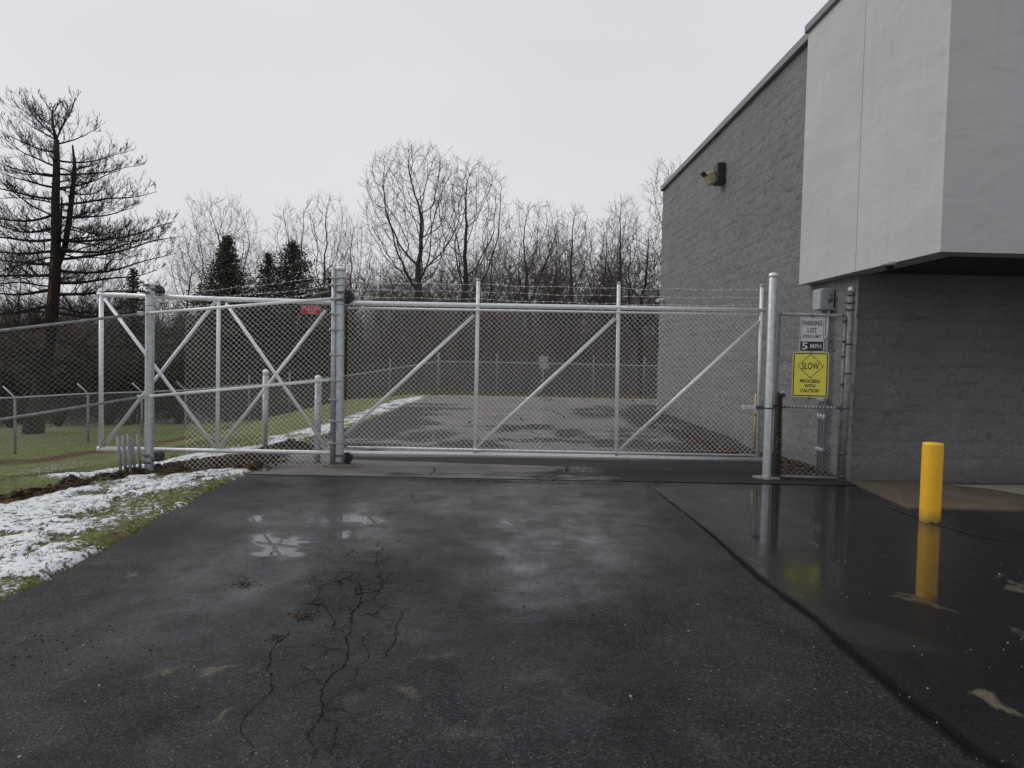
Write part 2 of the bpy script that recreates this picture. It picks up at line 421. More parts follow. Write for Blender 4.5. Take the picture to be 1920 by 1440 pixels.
SCUF = [(820, 1236, 50, 6, -8, .8), (760, 1250, 30, 5, -25, .5), (1020, 1276, 60, 8, 10, .6), (1085, 1300, 40, 7, 25, .6), (880, 1370, 60, 12, -2, .7), (920, 1345, 50, 6, -28, .6),
        (1120, 1330, 80, 14, 0, .25), (690, 1180, 120, 60, 0, .18), (1250, 1050, 120, 50, 30, .16), (655, 1318, 26, 14, 0, .45), (470, 1390, 120, 30, 0, .12), (1600, 1180, 180, 20, 14, .25), (850, 1102, 30, 18, 0, .3),
        (1420, 1230, 120, 50, 30, .2), (1330, 1395, 60, 18, 40, .35), (1010, 1250, 160, 60, 5, .15), (550, 1135, 20, 4, 0, .4), (690, 885, 30, 4, 0, .4), (320, 1400, 60, 18, 0, .3), (90, 1370, 90, 30, 0, .2)]
TONE = [(640, 1110, 120, 60, 0, .7), (560, 960, 260, 40, 0, .35), (300, 1150, 260, 60, -18, -.3), (1330, 1090, 60, 30, 0, .5), (600, 1230, 90, 60, 0, .5), (420, 915, 120, 12, -6, .5),
        (1140, 930, 60, 6, 5, .7), (960, 935, 40, 5, 0, .5), (1300, 1250, 200, 120, 0, .3)]
def ell(lst, PX, PY, soft=1.0):
    o = np.zeros(PX.shape)
    for cx, cy, rx, ry, an, st in lst:
        c, s_ = math.cos(R(an)), math.sin(R(an)); dx, dy = PX - cx, PY - cy
        r = np.hypot((dx * c + dy * s_) / rx, (-dx * s_ + dy * c) / ry)
        o = np.maximum(o, st * np.clip((1.35 - r) / .7 * soft, 0, 1))
    return o
def a_attr(X, Y, Z):
    jx = (fbm(X * 7, Y * 7, 4, 2) - .5); jy = (fbm(X * 7, Y * 7, 4, 4) - .5)
    PX, PY = proj(X + jx * .22, Y + jy * .30)
    wetr = np.clip(.5 - inpoly(WETR, X, Y) / .12, 0, 1)
    pud = np.clip(ell(PUD, PX, PY), 0, 1)
    PX2, PY2 = proj(X + jx * .12, Y + jy * .35)
    sand = np.clip(ell(SAND, PX2, PY2), 0, 1); sc = np.clip(ell(SCUF, PX2, PY2), 0, 1)
    tone = np.clip(ell([e for e in TONE if e[5] > 0], PX, PY), 0, 1)
    dl = np.full(X.shape, 9.0)
    for a, b_ in zip(SEAMP[:-1], SEAMP[1:]):
        ex, ey = b_.x - a.x, b_.y - a.y; tt = np.clip(((X - a.x) * ex + (Y - a.y) * ey) / (ex * ex + ey * ey), 0, 1); dl = np.minimum(dl, np.hypot(X - a.x - tt * ex, Y - a.y - tt * ey))
    tone = np.maximum(tone, 1.35 * sm(1.0, .35, (dl + jx * .03) / np.clip(.10 - .013 * (Y - 2.5), .028, .10)))
    sheen = np.clip(ell([(1040, 1000, 190, 130, 0, .50), (1000, 1100, 110, 50, 0, .35), (880, 940, 260, 34, 0, .45), (620, 990, 200, 60, 0, .42), (450, 1080, 200, 70, -14, .35), (300, 1170, 220, 70, -18, .22), (1120, 960, 90, 60, 20, .3)], PX, PY, .9), 0, 1)
    alli = np.clip(ell([(650, 1105, 90, 42, -12, 1), (690, 1160, 60, 60, 30, .9), (600, 1240, 60, 50, 0, .6), (640, 1360, 50, 50, 0, .6), (720, 1060, 60, 24, 0, .7)], PX, PY), 0, 1)
    return {'alli': alli, 'sheen': sheen, 'wetr': wetr, 'pud': pud, 'sand': sand, 'scuff': sc, 'tone': tone}
def m_asphalt():
    m = mat('wet_sealed_asphalt', (.03, .03, .032), .5); t = NT(m); p = t.pos()
    wetr, pud, sand, scuf, tone = [t.attr(k) for k in ('wetr', 'pud', 'sand', 'scuff', 'tone')]
    big = t.noise(p, .55, 6, .62, .1); mid = t.noise(p, 3.2, 6, .62, .1); fine = t.math('ADD', t.math('MULTIPLY', t.noise(p, 62, 3, .75), .6), t.math('MULTIPLY', t.noise(p, 150, 2, .7), .4)); grit = t.noise(p, 330, 1, .5)
    st = t.vor(p, 170, out='Color'); cell = t.n.new('ShaderNodeSeparateColor'); t.link(t.vor(t.map(p, (1, 1, 1)), 78, out='Color'), cell.inputs[0]); cell2 = t.n.new('ShaderNodeSeparateColor'); t.link(t.vor(p, 140, out='Color'), cell2.inputs[0]); stv = t.n.new('ShaderNodeSeparateColor'); t.link(st, stv.inputs[0])
    base = t.mix(t.ramp(big, [(.35, 0.0), (.65, 1.0)]), (.0060, .0062, .0074), (.0150, .0153, .0180))
    base = t.mix(t.ramp(mid, [(.4, 0.0), (.7, .5)]), base, (.028, .028, .030))
    base = t.mix(t.math('MULTIPLY', tone, .6), base, (.006, .006, .0065))
    base = t.mix(t.math('MULTIPLY', wetr, .85), base, (.0065, .0067, .0075))
    sp = t.math('MULTIPLY', t.ramp(fine, [(.50, 0.0), (.66, 1.0)]), t.math('MULTIPLY', t.math('SUBTRACT', .75, t.math('MULTIPLY', wetr, .62)), t.ramp(t.noise(p, 2.1, 5, .6), [(.35, .25), (.65, 1.0)])))
    base = t.mix(sp, base, (.088, .088, .092))
    base = t.mix(t.math('MULTIPLY', t.math('GREATER_THAN', stv.outputs[0],   .992), t.math('SUBTRACT', .28, t.math('MULTIPLY', pud, .7))), base, (.20, .195, .18))
    gr = t.math('ADD', t.math('MULTIPLY', t.math('POWER', cell.outputs[0], 3.0), 1.5), t.math('MULTIPLY', t.math('POWER', cell2.outputs[0], 3.0), 1.3))
    gr = t.math('ADD', .42, t.math('MULTIPLY', gr, t.math('SUBTRACT', 1.0, t.math('MULTIPLY', wetr, .6))))
    base = t.mix(1.0, base, gr, 'MULTIPLY')
    pv = t.n.new('ShaderNodeVectorMath'); pv.operation = 'ADD'; nv = t.n.new('ShaderNodeTexNoise'); nv.inputs['Scale'].default_value = 9; nv.inputs['Detail'].default_value = 4; t.link(p, nv.inputs['Vector'])
    sv = t.n.new('ShaderNodeVectorMath'); sv.operation = 'SCALE'; sv.inputs['Scale'].default_value = .16; t.link(nv.outputs['Color'], sv.inputs[0]); t.link(p, pv.inputs[0]); t.link(sv.outputs[0], pv.inputs[1])
    net = t.ramp(t.vor(pv.outputs[0], 4.6, 'DISTANCE_TO_EDGE'), [(.02, 1.0), (.06, 0.0)])
    net = t.math('MULTIPLY', t.math('MULTIPLY', net, t.attr('alli')), t.ramp(t.noise(p, 3.5, 3, .6), [(.38, 0.0), (.54, .95)]))
    base = t.mix(net, base, (.004, .004, .004))
    # worn pale scuffs, gritty
    g2 = t.ramp(t.noise(p, 90, 3, .75), [(.42, 0.0), (.62, 1.0)])
    base = t.mix(t.math('MULTIPLY', t.math('MULTIPLY', scuf, g2), .75), base, (.15, .15, .145))
    sn = t.ramp(t.math('ADD', sand, t.math('MULTIPLY', t.math('SUBTRACT', t.noise(t.map(p, (1, .6, 1)), 16, 7, .72), .5), 1.3)), [(.25, 0.0), (.95, 1.0)])
    base = t.mix(t.math('MULTIPLY', t.math('MULTIPLY', sn, t.ramp(sand, [(.0, 0.0), (.35, 1.0)])), t.math('ADD', .25, t.math('MULTIPLY', g2, .55))), base, (.24, .195, .13))
    base = t.mix(t.math('MULTIPLY', t.math('SUBTRACT', tone, .6), .95, True), base, (.005, .005, .0055))
    t.link(base, t.b.inputs['Base Color'])
    # water film
    film = t.math('ADD', t.math('ADD', t.math('MULTIPLY', wetr, .50), t.math('MULTIPLY', t.math('MULTIPLY', t.attr('sheen'), t.ramp(t.noise(p, 2.6, 6, .7), [(.32, .35), (.62, 1.15)])), 1.05)), t.math('ADD', t.math('MAXIMUM', t.math('MULTIPLY', pud, .62), t.ramp(t.math('ADD', pud, t.math('MULTIPLY', t.math('SUBTRACT', t.noise(p, 14, 4, .6), .5), .4)), [(.50, 0.0), (.60, 1.0)])), t.ramp(t.noise(t.map(p, (1, .7, 1)), 1.3, 7, .68, .15), [(.42, .03), (.60, .22), (.76, .50)])), clamp=True)
    film = t.math('MULTIPLY', film, t.math('SUBTRACT', 1.0, t.math('MULTIPLY', sn, .8)), clamp=True)
    dull = t.math('MAXIMUM', net, t.math('MULTIPLY', t.math('SUBTRACT', tone, .6), 1.0, True)); film = t.math('MULTIPLY', film, t.math('SUBTRACT', 1.0, t.math('MULTIPLY', dull, .9)), clamp=True)
    t.link(t.math('SUBTRACT', .16, t.math('MULTIPLY', dull, .15)), t.b.inputs['Specular IOR Level'])
    t.link(t.ramp(film, [(0, .60), (1, .40)]), t.b.inputs['Roughness'])
    t.link(film, t.b.inputs['Coat Weight']); t.b.inputs['Coat IOR'].default_value = 1.38; t.b.inputs['Specular IOR Level'].default_value = .16
    crr = t.ramp(film, [(.15, .36), (.45, .22), (.80, .10), (.97, .012)])
    t.link(crr, t.b.inputs['Coat Roughness'])
    inv = t.math('SUBTRACT', 1.0, film, clamp=True)
    h = t.math('ADD', t.math('ADD', t.math('MULTIPLY', fine, 1.6), t.math('MULTIPLY', grit, .4)), t.math('MULTIPLY', t.vor(p, 78), 1.0))
    t.link(t.bump(h, t.math('ADD', t.math('MULTIPLY', inv, .85), .08), .006), t.b.inputs['Normal'])
    inv2 = t.math('MULTIPLY', inv, inv)
    t.link(t.bump(t.math('ADD', h, t.math('MULTIPLY', mid, 2.5)), t.math('MULTIPLY', inv2, .55), .004), t.b.inputs['Coat Normal'])
    return m
CRACK = mat('open_crack', (.008, .008, .008), .95, 0, .1)
SEALM = mat('seam_sealant', (.007, .007, .008), .28, 0, .4)
ASPH = m_asphalt()
def xmap(X, Y):
    e = edge_x(Y); t = (X - X[0, 0]) / (X[0, -1] - X[0, 0])
    return np.where(X < -2.6, e + (X - X[0, 0]) / (-2.6 - X[0, 0]) * (-2.6 - e), X)
def ribbons(mb, pts, w, seed, jit=.012, z=.0035, mi=1, flat=True, step=.016):
    rng = random.Random(seed); P = [Gf(*p) for p in pts]; path = []; w = w * (.72 if mi == 1 and w < .01 else 1)
    for a, b in zip(P[:-1], P[1:]):
        n = max(2, int((b - a).length / step))
        for k in range(n): path.append(a.lerp(b, k / n))
    path.append(P[-1]); ofs = 0; L = []; Rr = []
    for i, p in enumerate(path):
        d = (path[min(i + 1, len(path) - 1)] - path[max(i - 1, 0)]).normalized(); nn = Vector((-d.y, d.x, 0))
        ofs = ofs * .88 + rng.uniform(-1, 1) * jit * .6; tt = i / max(1, len(path) - 1)
        ww = w * (.15 + 1.2 * rng.random() ** 1.5) * min(1, 6 * tt + .15, 6 * (1 - tt) + .15)
        c = p + nn * ofs; L.append((*(c + nn * ww).xy, z)); Rr.append((*(c - nn * ww).xy, z))
    n = len(path); fs = [(i, n + i, n + i + 1, i + 1) for i in range(n - 1)]
    mb.add(L + Rr, fs, mi)
def c5(l): return [(400 + a / 2.571, 880 + b / 2.571) for a, b in l]
CR_MB = MB()
ribbons(CR_MB, c5([(925, 325), (885, 350), (820, 372), (795, 395), (780, 440), (740, 470), (715, 485)]), .0045, 1)
ribbons(CR_MB, c5([(715, 485), (690, 520), (705, 590), (690, 680), (660, 770), (648, 820), (665, 885), (640, 940), (585, 985), (550, 1055), (520, 1110), (515, 1180), (500, 1225), (455, 1270), (460, 1330), (488, 1370), (460, 1410), (430, 1470)]), .0060, 2)
ribbons(CR_MB, c5([(395, 745), (350, 800), (292, 840), (255, 910), (250, 960), (275, 1020), (290, 1055), (240, 1100), (190, 1150), (150, 1200), (130, 1262), (190, 1350), (135, 1450)]), .0045, 3)
ribbons(CR_MB, c5([(290, 1055), (360, 1030), (450, 995), (520, 960)]), .0018, 4)
ribbons(CR_MB, c5([(515, 1205), (600, 1225), (740, 1220), (820, 1190)]), .003, 5)
ribbons(CR_MB, c5([(605, 1225), (590, 1320), (560, 1360), (600, 1400), (640, 1400)]), .003, 6)
ribbons(CR_MB, c5([(940, 660), (885, 760), (870, 830), (845, 900), (810, 930)]), .005, 7)
ribbons(CR_MB, c5([(770, 765), (730, 820), (760, 900), (700, 980), (680, 1030)]), .003, 8)
ribbons(CR_MB, c5([(870, 470), (840, 540), (780, 620), (690, 660), (620, 665), (600, 720)]), .004, 9)
ribbons(CR_MB, c5([(600, 485), (590, 520), (510, 580), (500, 630), (560, 680), (580, 740), (560, 800), (620, 790)]), .004, 10)
ribbons(CR_MB, c5([(770, 770), (850, 800), (870, 800)]), .003, 11)
ribbons(CR_MB, c5([(480, 1365), (530, 1350), (560, 1340)]), .003, 12)
ribbons(CR_MB, c5([(955, 110), (960, 150), (985, 155), (960, 180)]), .004, 13)
ribbons(CR_MB, c5([(350, 545), (450, 550), (560, 560), (700, 540), (880, 545)]), .0028, 14)
ribbons(CR_MB, SEAM, .010, 20, .004, mi=1)
ribbons(CR_MB, [(1200, 905), (1225, 911), (1226, 918), SEAM[0]], .016, 21, .004, mi=2)
ribbons(CR_MB, [(700, 899), (800, 900), (900, 903), (1000, 905), (1100, 907), (1200, 909)], .020, 22, .01, mi=1, z=.0105)
ribbons(CR_MB, [(1000, 904), (1060, 899), (1100, 896)], .012, 24, .01, mi=1, z=.0105)
ribbons(CR_MB, [(1660, 950), (1760, 985), (1830, 1005), (1920, 1022)], .020, 25, .004, mi=2)

xs_a = spaced([(-3.4, -2.6, .03), (-2.6, 4.6, .03), (4.6, 7.5, .06), (7.5, 16, .8)])
ys_a = spaced([(-12, 2.4, .6), (2.4, 6, .03), (6, SEAMD, .035)])
new_o = grid_mesh('driveway', xs_a, ys_a, lambda X, Y: 0 * X, [ASPH, CRACK, SEALM], a_attr, xmap)
# cracks belong to the driveway's surface: joined into the same sheet
import bmesh
def join_mb(o, mb):
    bm = bmesh.new(); bm.from_mesh(o.data); vs = [bm.verts.new(v) for v in mb.v]
    for f, mi in zip(mb.f, mb.mi):
        ff = bm.faces.new([vs[i] for i in f]); ff.material_index = mi
        if ff.normal.z < 0: ff.normal_flip()
    bm.to_mesh(o.data); bm.free()
join_mb(new_o, CR_MB); struct(new_o)

def m_old():
    m = mat('old_weathered_asphalt', (.12, .11, .105), .75); t = NT(m); p = t.pos()
    dk, pud = t.attr('dark'), t.attr('pud')
    q = t.map(p, (1, 1.0, 1)); n = t.noise(q, .8, 6, .65, 1.0); n2 = t.noise(p, 5, 5, .6); fine = t.noise(p, 90, 2, .7)
    c = t.mix(t.ramp(n, [(.35, 0.0), (.65, 1.0)]), (.085, .079, .075), (.170, .155, .144))
    c = t.mix(t.ramp(fine, [(.4, 0.0), (.75, .5)]), c, (.24, .225, .21))
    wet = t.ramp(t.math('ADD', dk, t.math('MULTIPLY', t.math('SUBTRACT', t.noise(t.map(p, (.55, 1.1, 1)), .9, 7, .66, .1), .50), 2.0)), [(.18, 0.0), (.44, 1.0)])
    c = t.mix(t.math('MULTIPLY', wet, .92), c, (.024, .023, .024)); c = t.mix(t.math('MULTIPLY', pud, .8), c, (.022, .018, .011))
    t.link(c, t.b.inputs['Base Color'])
    t.link(t.math('MULTIPLY', t.math('MAXIMUM', t.math('MULTIPLY', wet, .05), pud), 1.0), t.b.inputs['Coat Weight'])
    t.link(t.ramp(pud, [(0, .35), (.6, .03)]), t.b.inputs['Coat Roughness']); t.link(t.ramp(wet, [(0, .40), (1, .12)]), t.b.inputs['Specular IOR Level'])
    t.link(t.bump(t.math('ADD', fine, n2), .7, .008), t.b.inputs['Normal'])
    return m
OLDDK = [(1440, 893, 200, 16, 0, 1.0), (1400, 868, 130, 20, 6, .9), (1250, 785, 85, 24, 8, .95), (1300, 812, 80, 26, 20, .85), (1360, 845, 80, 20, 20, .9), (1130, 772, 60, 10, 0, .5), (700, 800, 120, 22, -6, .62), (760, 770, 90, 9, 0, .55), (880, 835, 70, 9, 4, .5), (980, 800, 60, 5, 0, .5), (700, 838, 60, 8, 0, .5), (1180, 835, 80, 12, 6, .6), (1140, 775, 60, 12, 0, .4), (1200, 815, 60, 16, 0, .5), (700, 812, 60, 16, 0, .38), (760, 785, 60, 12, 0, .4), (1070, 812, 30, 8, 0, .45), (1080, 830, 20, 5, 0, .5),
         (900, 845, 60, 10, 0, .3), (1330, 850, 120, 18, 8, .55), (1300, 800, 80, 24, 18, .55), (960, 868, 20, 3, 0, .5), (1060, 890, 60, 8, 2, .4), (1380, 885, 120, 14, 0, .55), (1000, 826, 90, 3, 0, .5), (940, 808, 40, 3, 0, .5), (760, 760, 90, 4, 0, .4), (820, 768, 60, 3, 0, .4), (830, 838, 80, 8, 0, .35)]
GATESTRIP = poly([(655, 857), (900, 858), (1200, 864), (1432, 868), (1432, 886), (1200, 880), (900, 870), (655, 862)], True)  # darker wedge across the paving just beyond the gate
def o_attr(X, Y, Z):
    jx = (fbm(X * 3, Y * 3, 4, 2) - .5); jy = (fbm(X * 3, Y * 3, 4, 4) - .5)
    PX, PY = proj(X + jx * .4, Y + jy * 1.0)
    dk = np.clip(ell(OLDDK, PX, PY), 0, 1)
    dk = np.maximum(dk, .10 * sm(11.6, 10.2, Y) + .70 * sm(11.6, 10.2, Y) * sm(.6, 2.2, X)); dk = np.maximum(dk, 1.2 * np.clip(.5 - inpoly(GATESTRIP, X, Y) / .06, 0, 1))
    return {'dark': dk, 'pud': np.clip(ell([(1072, 884, 36, 7, 2, .9), (800, 818, 56, 9, -6, .9), (1240, 800, 50, 8, 0, .5), (1015, 886, 20, 2, 0, .6)], PX, PY), 0, 1)}
xs_o = spaced([(-3.4, -2.6, .05), (-2.6, 4.74, .06), (4.74, 9, .8)])
ys_o = spaced([(SEAMD - .05, 13, .05), (13, OLD_END, .15)])
old_z = lambda X, Y: .007 * np.ones_like(X)
OLD_MB = MB()
for i, (l, w) in enumerate([([(905, 781), (960, 780), (995, 779)], .03), ([(915, 803), (970, 803), (1040, 806), (1080, 808)], .04), ([(1030, 770), (1045, 775), (1062, 785)], .03), ([(975, 783), (985, 790)], .03), ([(985, 797), (1000, 799), (1010, 806)], .03), ([(990, 808), (1010, 817)], .03), ([(870, 795), (890, 788)], .03), ([(690, 800), (760, 800), (830, 795)], .03), ([(1100, 806), (1170, 812), (1190, 830)], .03), ([(640, 828), (720, 826), (770, 824)], .04), ([(800, 872), (808, 880), (806, 892)], .012), ([(920, 767), (1000, 768), (1090, 770)], .03)]):
    ribbons(OLD_MB, l, w, 60 + i, .05, z=.0105, mi=1, step=.12)
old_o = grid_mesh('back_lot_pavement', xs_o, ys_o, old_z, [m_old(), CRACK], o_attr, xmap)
join_mb(old_o, OLD_MB); struct(old_o)

# concrete walk under the canopy
def m_conc(name, a, b, wet=.4):
    m = mat(name, a, .55); t = NT(m); p = t.pos(); n = t.noise(p, 1.7, 5, .6, .5); f = t.noise(p, 120, 2, .6)
    c = t.mix(t.ramp(n, [(.4, 0.0), (.6, 1.0)]), a, b); c = t.mix(t.ramp(f, [(.5, 0.0), (.8, .3)]), c, (.3, .26, .2))
    t.link(c, t.b.inputs['Base Color']); t.b.inputs['Coat Weight'].default_value = wet; t.b.inputs['Coat Roughness'].default_value = .18
    t.link(t.bump(f, .4, .004), t.b.inputs['Normal']); return m
wk = MB()
A = Gf(1607, 908); B = Gf(1732, 957)
wy0 = 7.80
wk.add([(4.66, 9.555, .022), (4.52, wy0, .022), (16, wy0, .022), (16, 9.555, .022), (4.66, 9.555, -.05), (4.52, wy0, -.05), (16, wy0, -.05), (16, 9.555, -.05)],
       [(0, 1, 2, 3), (1, 5, 6, 2), (0, 4, 5, 1)])
pale = [Gf(1780, 913), Gf(1860, 921), Gf(1990, 945), Gf(2200, 945), Gf(2200, 913)]
wk.add([(p.x, min(p.y, 9.54), .026) for p in pale], [tuple(range(len(pale)))], 1)
struct(wk.build('concrete_walk', [m_conc('wet_brown_concrete', (.085, .066, .042), (.13, .10, .065)), m_conc('dry_concrete', (.30, .27, .22), (.38, .34, .28), 0.0)]))

# ================================================================== THE BUILDING
WX, WY0, WY1 = 4.73, 9.56, 21.3
def onX(px, py, X):
    d = ray(px, py); return EYE + d * (X / d.x)
WTOP = .5 * (onX(1245, 353, WX).z + onX(1519, 76, WX).z)
CX = 4.55
CZ = .5 * (onX(1497, 535, CX).z + onX(1763, 471, CX).z)
CY1 = onX(1498, 533, CX).y; CY0 = onX(1763, 471, CX).y
CTOP = onX(1521, 56, CX).z
WY1 = onX(1242, 400, WX).y
def m_block():
    m = mat('painted_split_face_block', (.165, .165, .17), .62, 0, .35); t = NT(m); p = t.pos()
    n = t.noise(p, 1.3, 5, .6); f = t.noise(t.map(p, (1, 1, 1.7), (R(12), 0, 0)), 24, 6, .72); ff = t.noise(p, 110, 2, .6)
    c = t.mix(t.ramp(n, [(.35, 0.0), (.65, 1.0)]), (.210, .211, .215), (.250, .251, .253))
    c = t.mix(t.ramp(t.attr('pit'), [(.0, 0.0), (1.0, .60)]), c, (.095, .095, .098))
    c = t.mix(t.ramp(ff, [(.62, 0.0), (.8, .35)]), c, (.30, .30, .30))
    t.link(c, t.b.inputs['Base Color'])
    c = t.mix(t.ramp(f, [(.34, .55), (.52, 0.0)]), c, (.075, .075, .078)); t.link(c, t.b.inputs['Base Color'])
    sz = t.n.new('ShaderNodeSeparateXYZ'); t.link(p, sz.inputs[0]); damp = t.math('ADD', sz.outputs[2], t.math('MULTIPLY', t.noise(p, 2.5, 4, .6), .5))
    t.link(t.mix(t.ramp(damp, [(.30, .45), (.62, 0.0)]), c, (.10, .098, .095)), t.b.inputs['Base Color'])
    t.link(t.bump(t.math('ADD', f, t.math('MULTIPLY', ff, .3)), 1.0, .030), t.b.inputs['Normal']); return m
def wall_grid(name, L, H, st, place, parent, hfun=1.0, seed=0):
    us = np.append(np.arange(0, L, st), L); vs = np.append(np.arange(0, H, st), H)
    store = {}
    def zf(U, V):
        row = np.floor(V / .203); cu = U / .406 + .5 * (row % 2); dv = np.abs(V / .203 - np.round(V / .203)) * .203
        du = np.abs(cu - np.round(cu)) * .406
        groove = np.maximum(sm(.028, .0, dv), .7 * sm(.022, .0, du))
        blk = _hash(np.floor(cu).astype(np.int64), row.astype(np.int64), 5 + seed)
        rgh = fbm(U * (11 if not seed else 7), V * (19 if not seed else 24), 4, 40 + seed, .66) + .35 * fbm(U * 3.2, V * 5.5, 2, 60 + seed) + .15
        store['pit'] = np.clip(.42 * groove + .7 * sm(.72, .5, rgh) + .22 * (blk - .5), 0, 1)
        return (rgh - .75) * .040 * hfun - groove * .008 + (blk - .5) * .005
    o = grid_mesh(name, us, vs, zf, BLOCK, lambda X, Y, Z: {'pit': store['pit']})
    co = np.empty(len(o.data.vertices) * 3, np.float32); o.data.vertices.foreach_get('co', co); co = co.reshape(-1, 3)
    W = place(co) - np.array(parent.location); o.data.vertices.foreach_set('co', W.astype(np.float32).ravel()); o.data.update()
    o.parent = parent; return o
BLOCK = m_block()
bld = thing('commercial_building', (WX, WY0, 0), 'windowless grey painted block building with pale stucco canopy box on its corner', 'building')
wall_grid('side_wall', WY1 - WY0, WTOP + .05, .036, lambda c: np.stack([WX - c[:, 2], WY0 + c[:, 0], c[:, 1] - .05], -1), bld)
wall_grid('front_wall', 9.0, CZ + .3, .036, lambda c: np.stack([WX + c[:, 0], WY0 - c[:, 2] - .0, c[:, 1] - .05], -1), bld, .8, 7)
b = MB(); b.box(((WX + 30) / 2 + .06, (WY0 + WY1) / 2, WTOP / 2 - .1), (30 - WX - .06, WY1 - WY0 - .1, WTOP - .1)); b.build('inner_wall', BLOCK, bld)
b = MB(); b.box((18, (WY0 + WY1) / 2, WTOP - .05), (26, WY1 - WY0 - .05, .08)); b.build('roof', mat('roof_membrane', (.12, .12, .12), .8), bld)
COP = mat('coping_metal', (.17, .175, .18), .4, .3)
b = MB(); b.box((WX - .01, (CY1 + WY1) / 2 + .02, WTOP + .03), (.14, WY1 - CY1 + .0, .15), bev=.012); b.build('coping', COP, bld)
def m_stucco():
    m = mat('pale_stucco', (.42, .425, .42), .75, 0, .3); t = NT(m); p = t.pos()
    w = t.noise(t.map(p, (1, .8, 1.5), (R(35), 0, 0)), 1.5, 4, .5, .3); f = t.noise(p, 140, 2, .6); n = t.noise(p, .7, 4, .6)
    c = t.mix(t.ramp(n, [(.35, 0.0), (.65, 1.0)]), (.46, .467, .463), (.51, .515, .508)); stk = t.noise(t.map(p, (5, 5, .22)), 1.6, 5, .6); c = t.mix(t.ramp(stk, [(.50, 0.0), (.75, .22)]), c, (.33, .335, .33)); t.link(c, t.b.inputs['Base Color'])
    nn = t.bump(w, .38, .07); t.link(t.bump(f, .25, .003, nn), t.b.inputs['Normal']); return m
STUC = m_stucco()
fp = MB(); TH = 2.2                                        # canopy box: left face, front face, soffit, top
JY = onX(1604, 500, CX).y
z0, z1 = CZ, CTOP + TH * 0
fp.box((CX + .15, (JY + .006 + CY1) / 2, (z0 + z1) / 2), (.30, CY1 - JY - .006, z1 - z0))
fp.box((CX + .15, (CY0 + JY - .006) / 2, (z0 + z1) / 2), (.30, JY - .006 - CY0, z1 - z0))
fp.box((CX + .156, JY, (z0 + z1) / 2), (.288, .03, z1 - z0 - .004))
fp.box(((CX + .3 + 16) / 2, CY0 + .15, (z0 + z1) / 2), (16 - CX - .3, .30, z1 - z0))
fas = fp.build('canopy_fascia', STUC, bld)
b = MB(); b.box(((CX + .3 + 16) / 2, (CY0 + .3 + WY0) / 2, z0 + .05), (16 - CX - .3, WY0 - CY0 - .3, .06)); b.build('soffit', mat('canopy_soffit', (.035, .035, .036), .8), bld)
b = MB(); b.box(((CX + 16) / 2, (CY0 + .3 + WY0 + .5) / 2, z1 - .06), (16 - CX - .4, WY0 - CY0 + .1, .06)); b.build('canopy_roof', COP, bld)
b = MB(); b.box((CX + .1, (CY0 + CY1) / 2, z1 + .055), (.30, CY1 - CY0 + .06, .12), bev=.01); b.box((10.35, CY0 + .1, z1 + .055), (11.2, .26, .118), bev=.01); b.build('canopy_coping', COP, bld)

# ---- things on the walls
def wall_frame(px, py): return onX(px, py, WX)
p = wall_frame(1356, 330)
wl_ = thing('wall_light', p, 'dark wall pack light with an amber tinted lens high on the grey block wall', 'wall light')
b = MB(); b.box((p.x - .09, p.y - .02, p.z + .03), (.20, .34, .44), bev=.02); b.build('housing', mat('black_lamp_housing', (.02, .02, .021), .45), wl_)
b = MB(); Mx = Matrix.Rotation(R(-24), 3, 'Y')
b.box((p.x - .26, p.y + .02, p.z - .05), (.20, .25, .27), M=Mx, bev=.03); b.build('lens', mat('aged_amber_lens', (.36, .30, .17), .3), wl_)
b = MB(); b.box((p.x - .41, p.y + .02, p.z + .02), (.14, .22, .03), M=Matrix.Rotation(R(38), 3, 'Y')); b.build('visor', BLK, wl_)
p = wall_frame(1243, 563)
sc_ = thing('security_camera', p, 'small white security camera at the far corner of the block wall', 'camera')
b = MB(); b.box((p.x - .05, p.y - .1, p.z), (.10, .10, .10), bev=.02); b.build('mount', mat('white_plastic', (.75, .75, .74), .4), sc_)
b = MB(); b.tube([(p.x - .12, p.y - .05, p.z), (p.x - .22, p.y - .25, p.z - .03)], .055, 12); b.build('camera_body', bpy.data.materials['white_plastic'], sc_)
p = at(1668, 500, 8.45); p.z = CZ + .015
dc = thing('dome_camera', p, 'small dome camera with a black lens under the canopy soffit', 'camera')
b = MB(); b.tube([(p.x, p.y, p.z), (p.x, p.y, p.z - .045)], .085, 20); b.build('housing', mat('grey_white_plastic', (.42, .41, .38), .45), dc)
b = MB(); b.tube([(p.x, p.y, p.z - .04)] + [(p.x, p.y, p.z - .04 - .06 * math.sin(R(a))) for a in (20, 45, 70, 88)], [.055] + [.058 * math.cos(R(a)) for a in (20, 45, 70, 88)], 18); b.build('lens_dome', mat('black_dome', (.01, .01, .012), .08), dc)
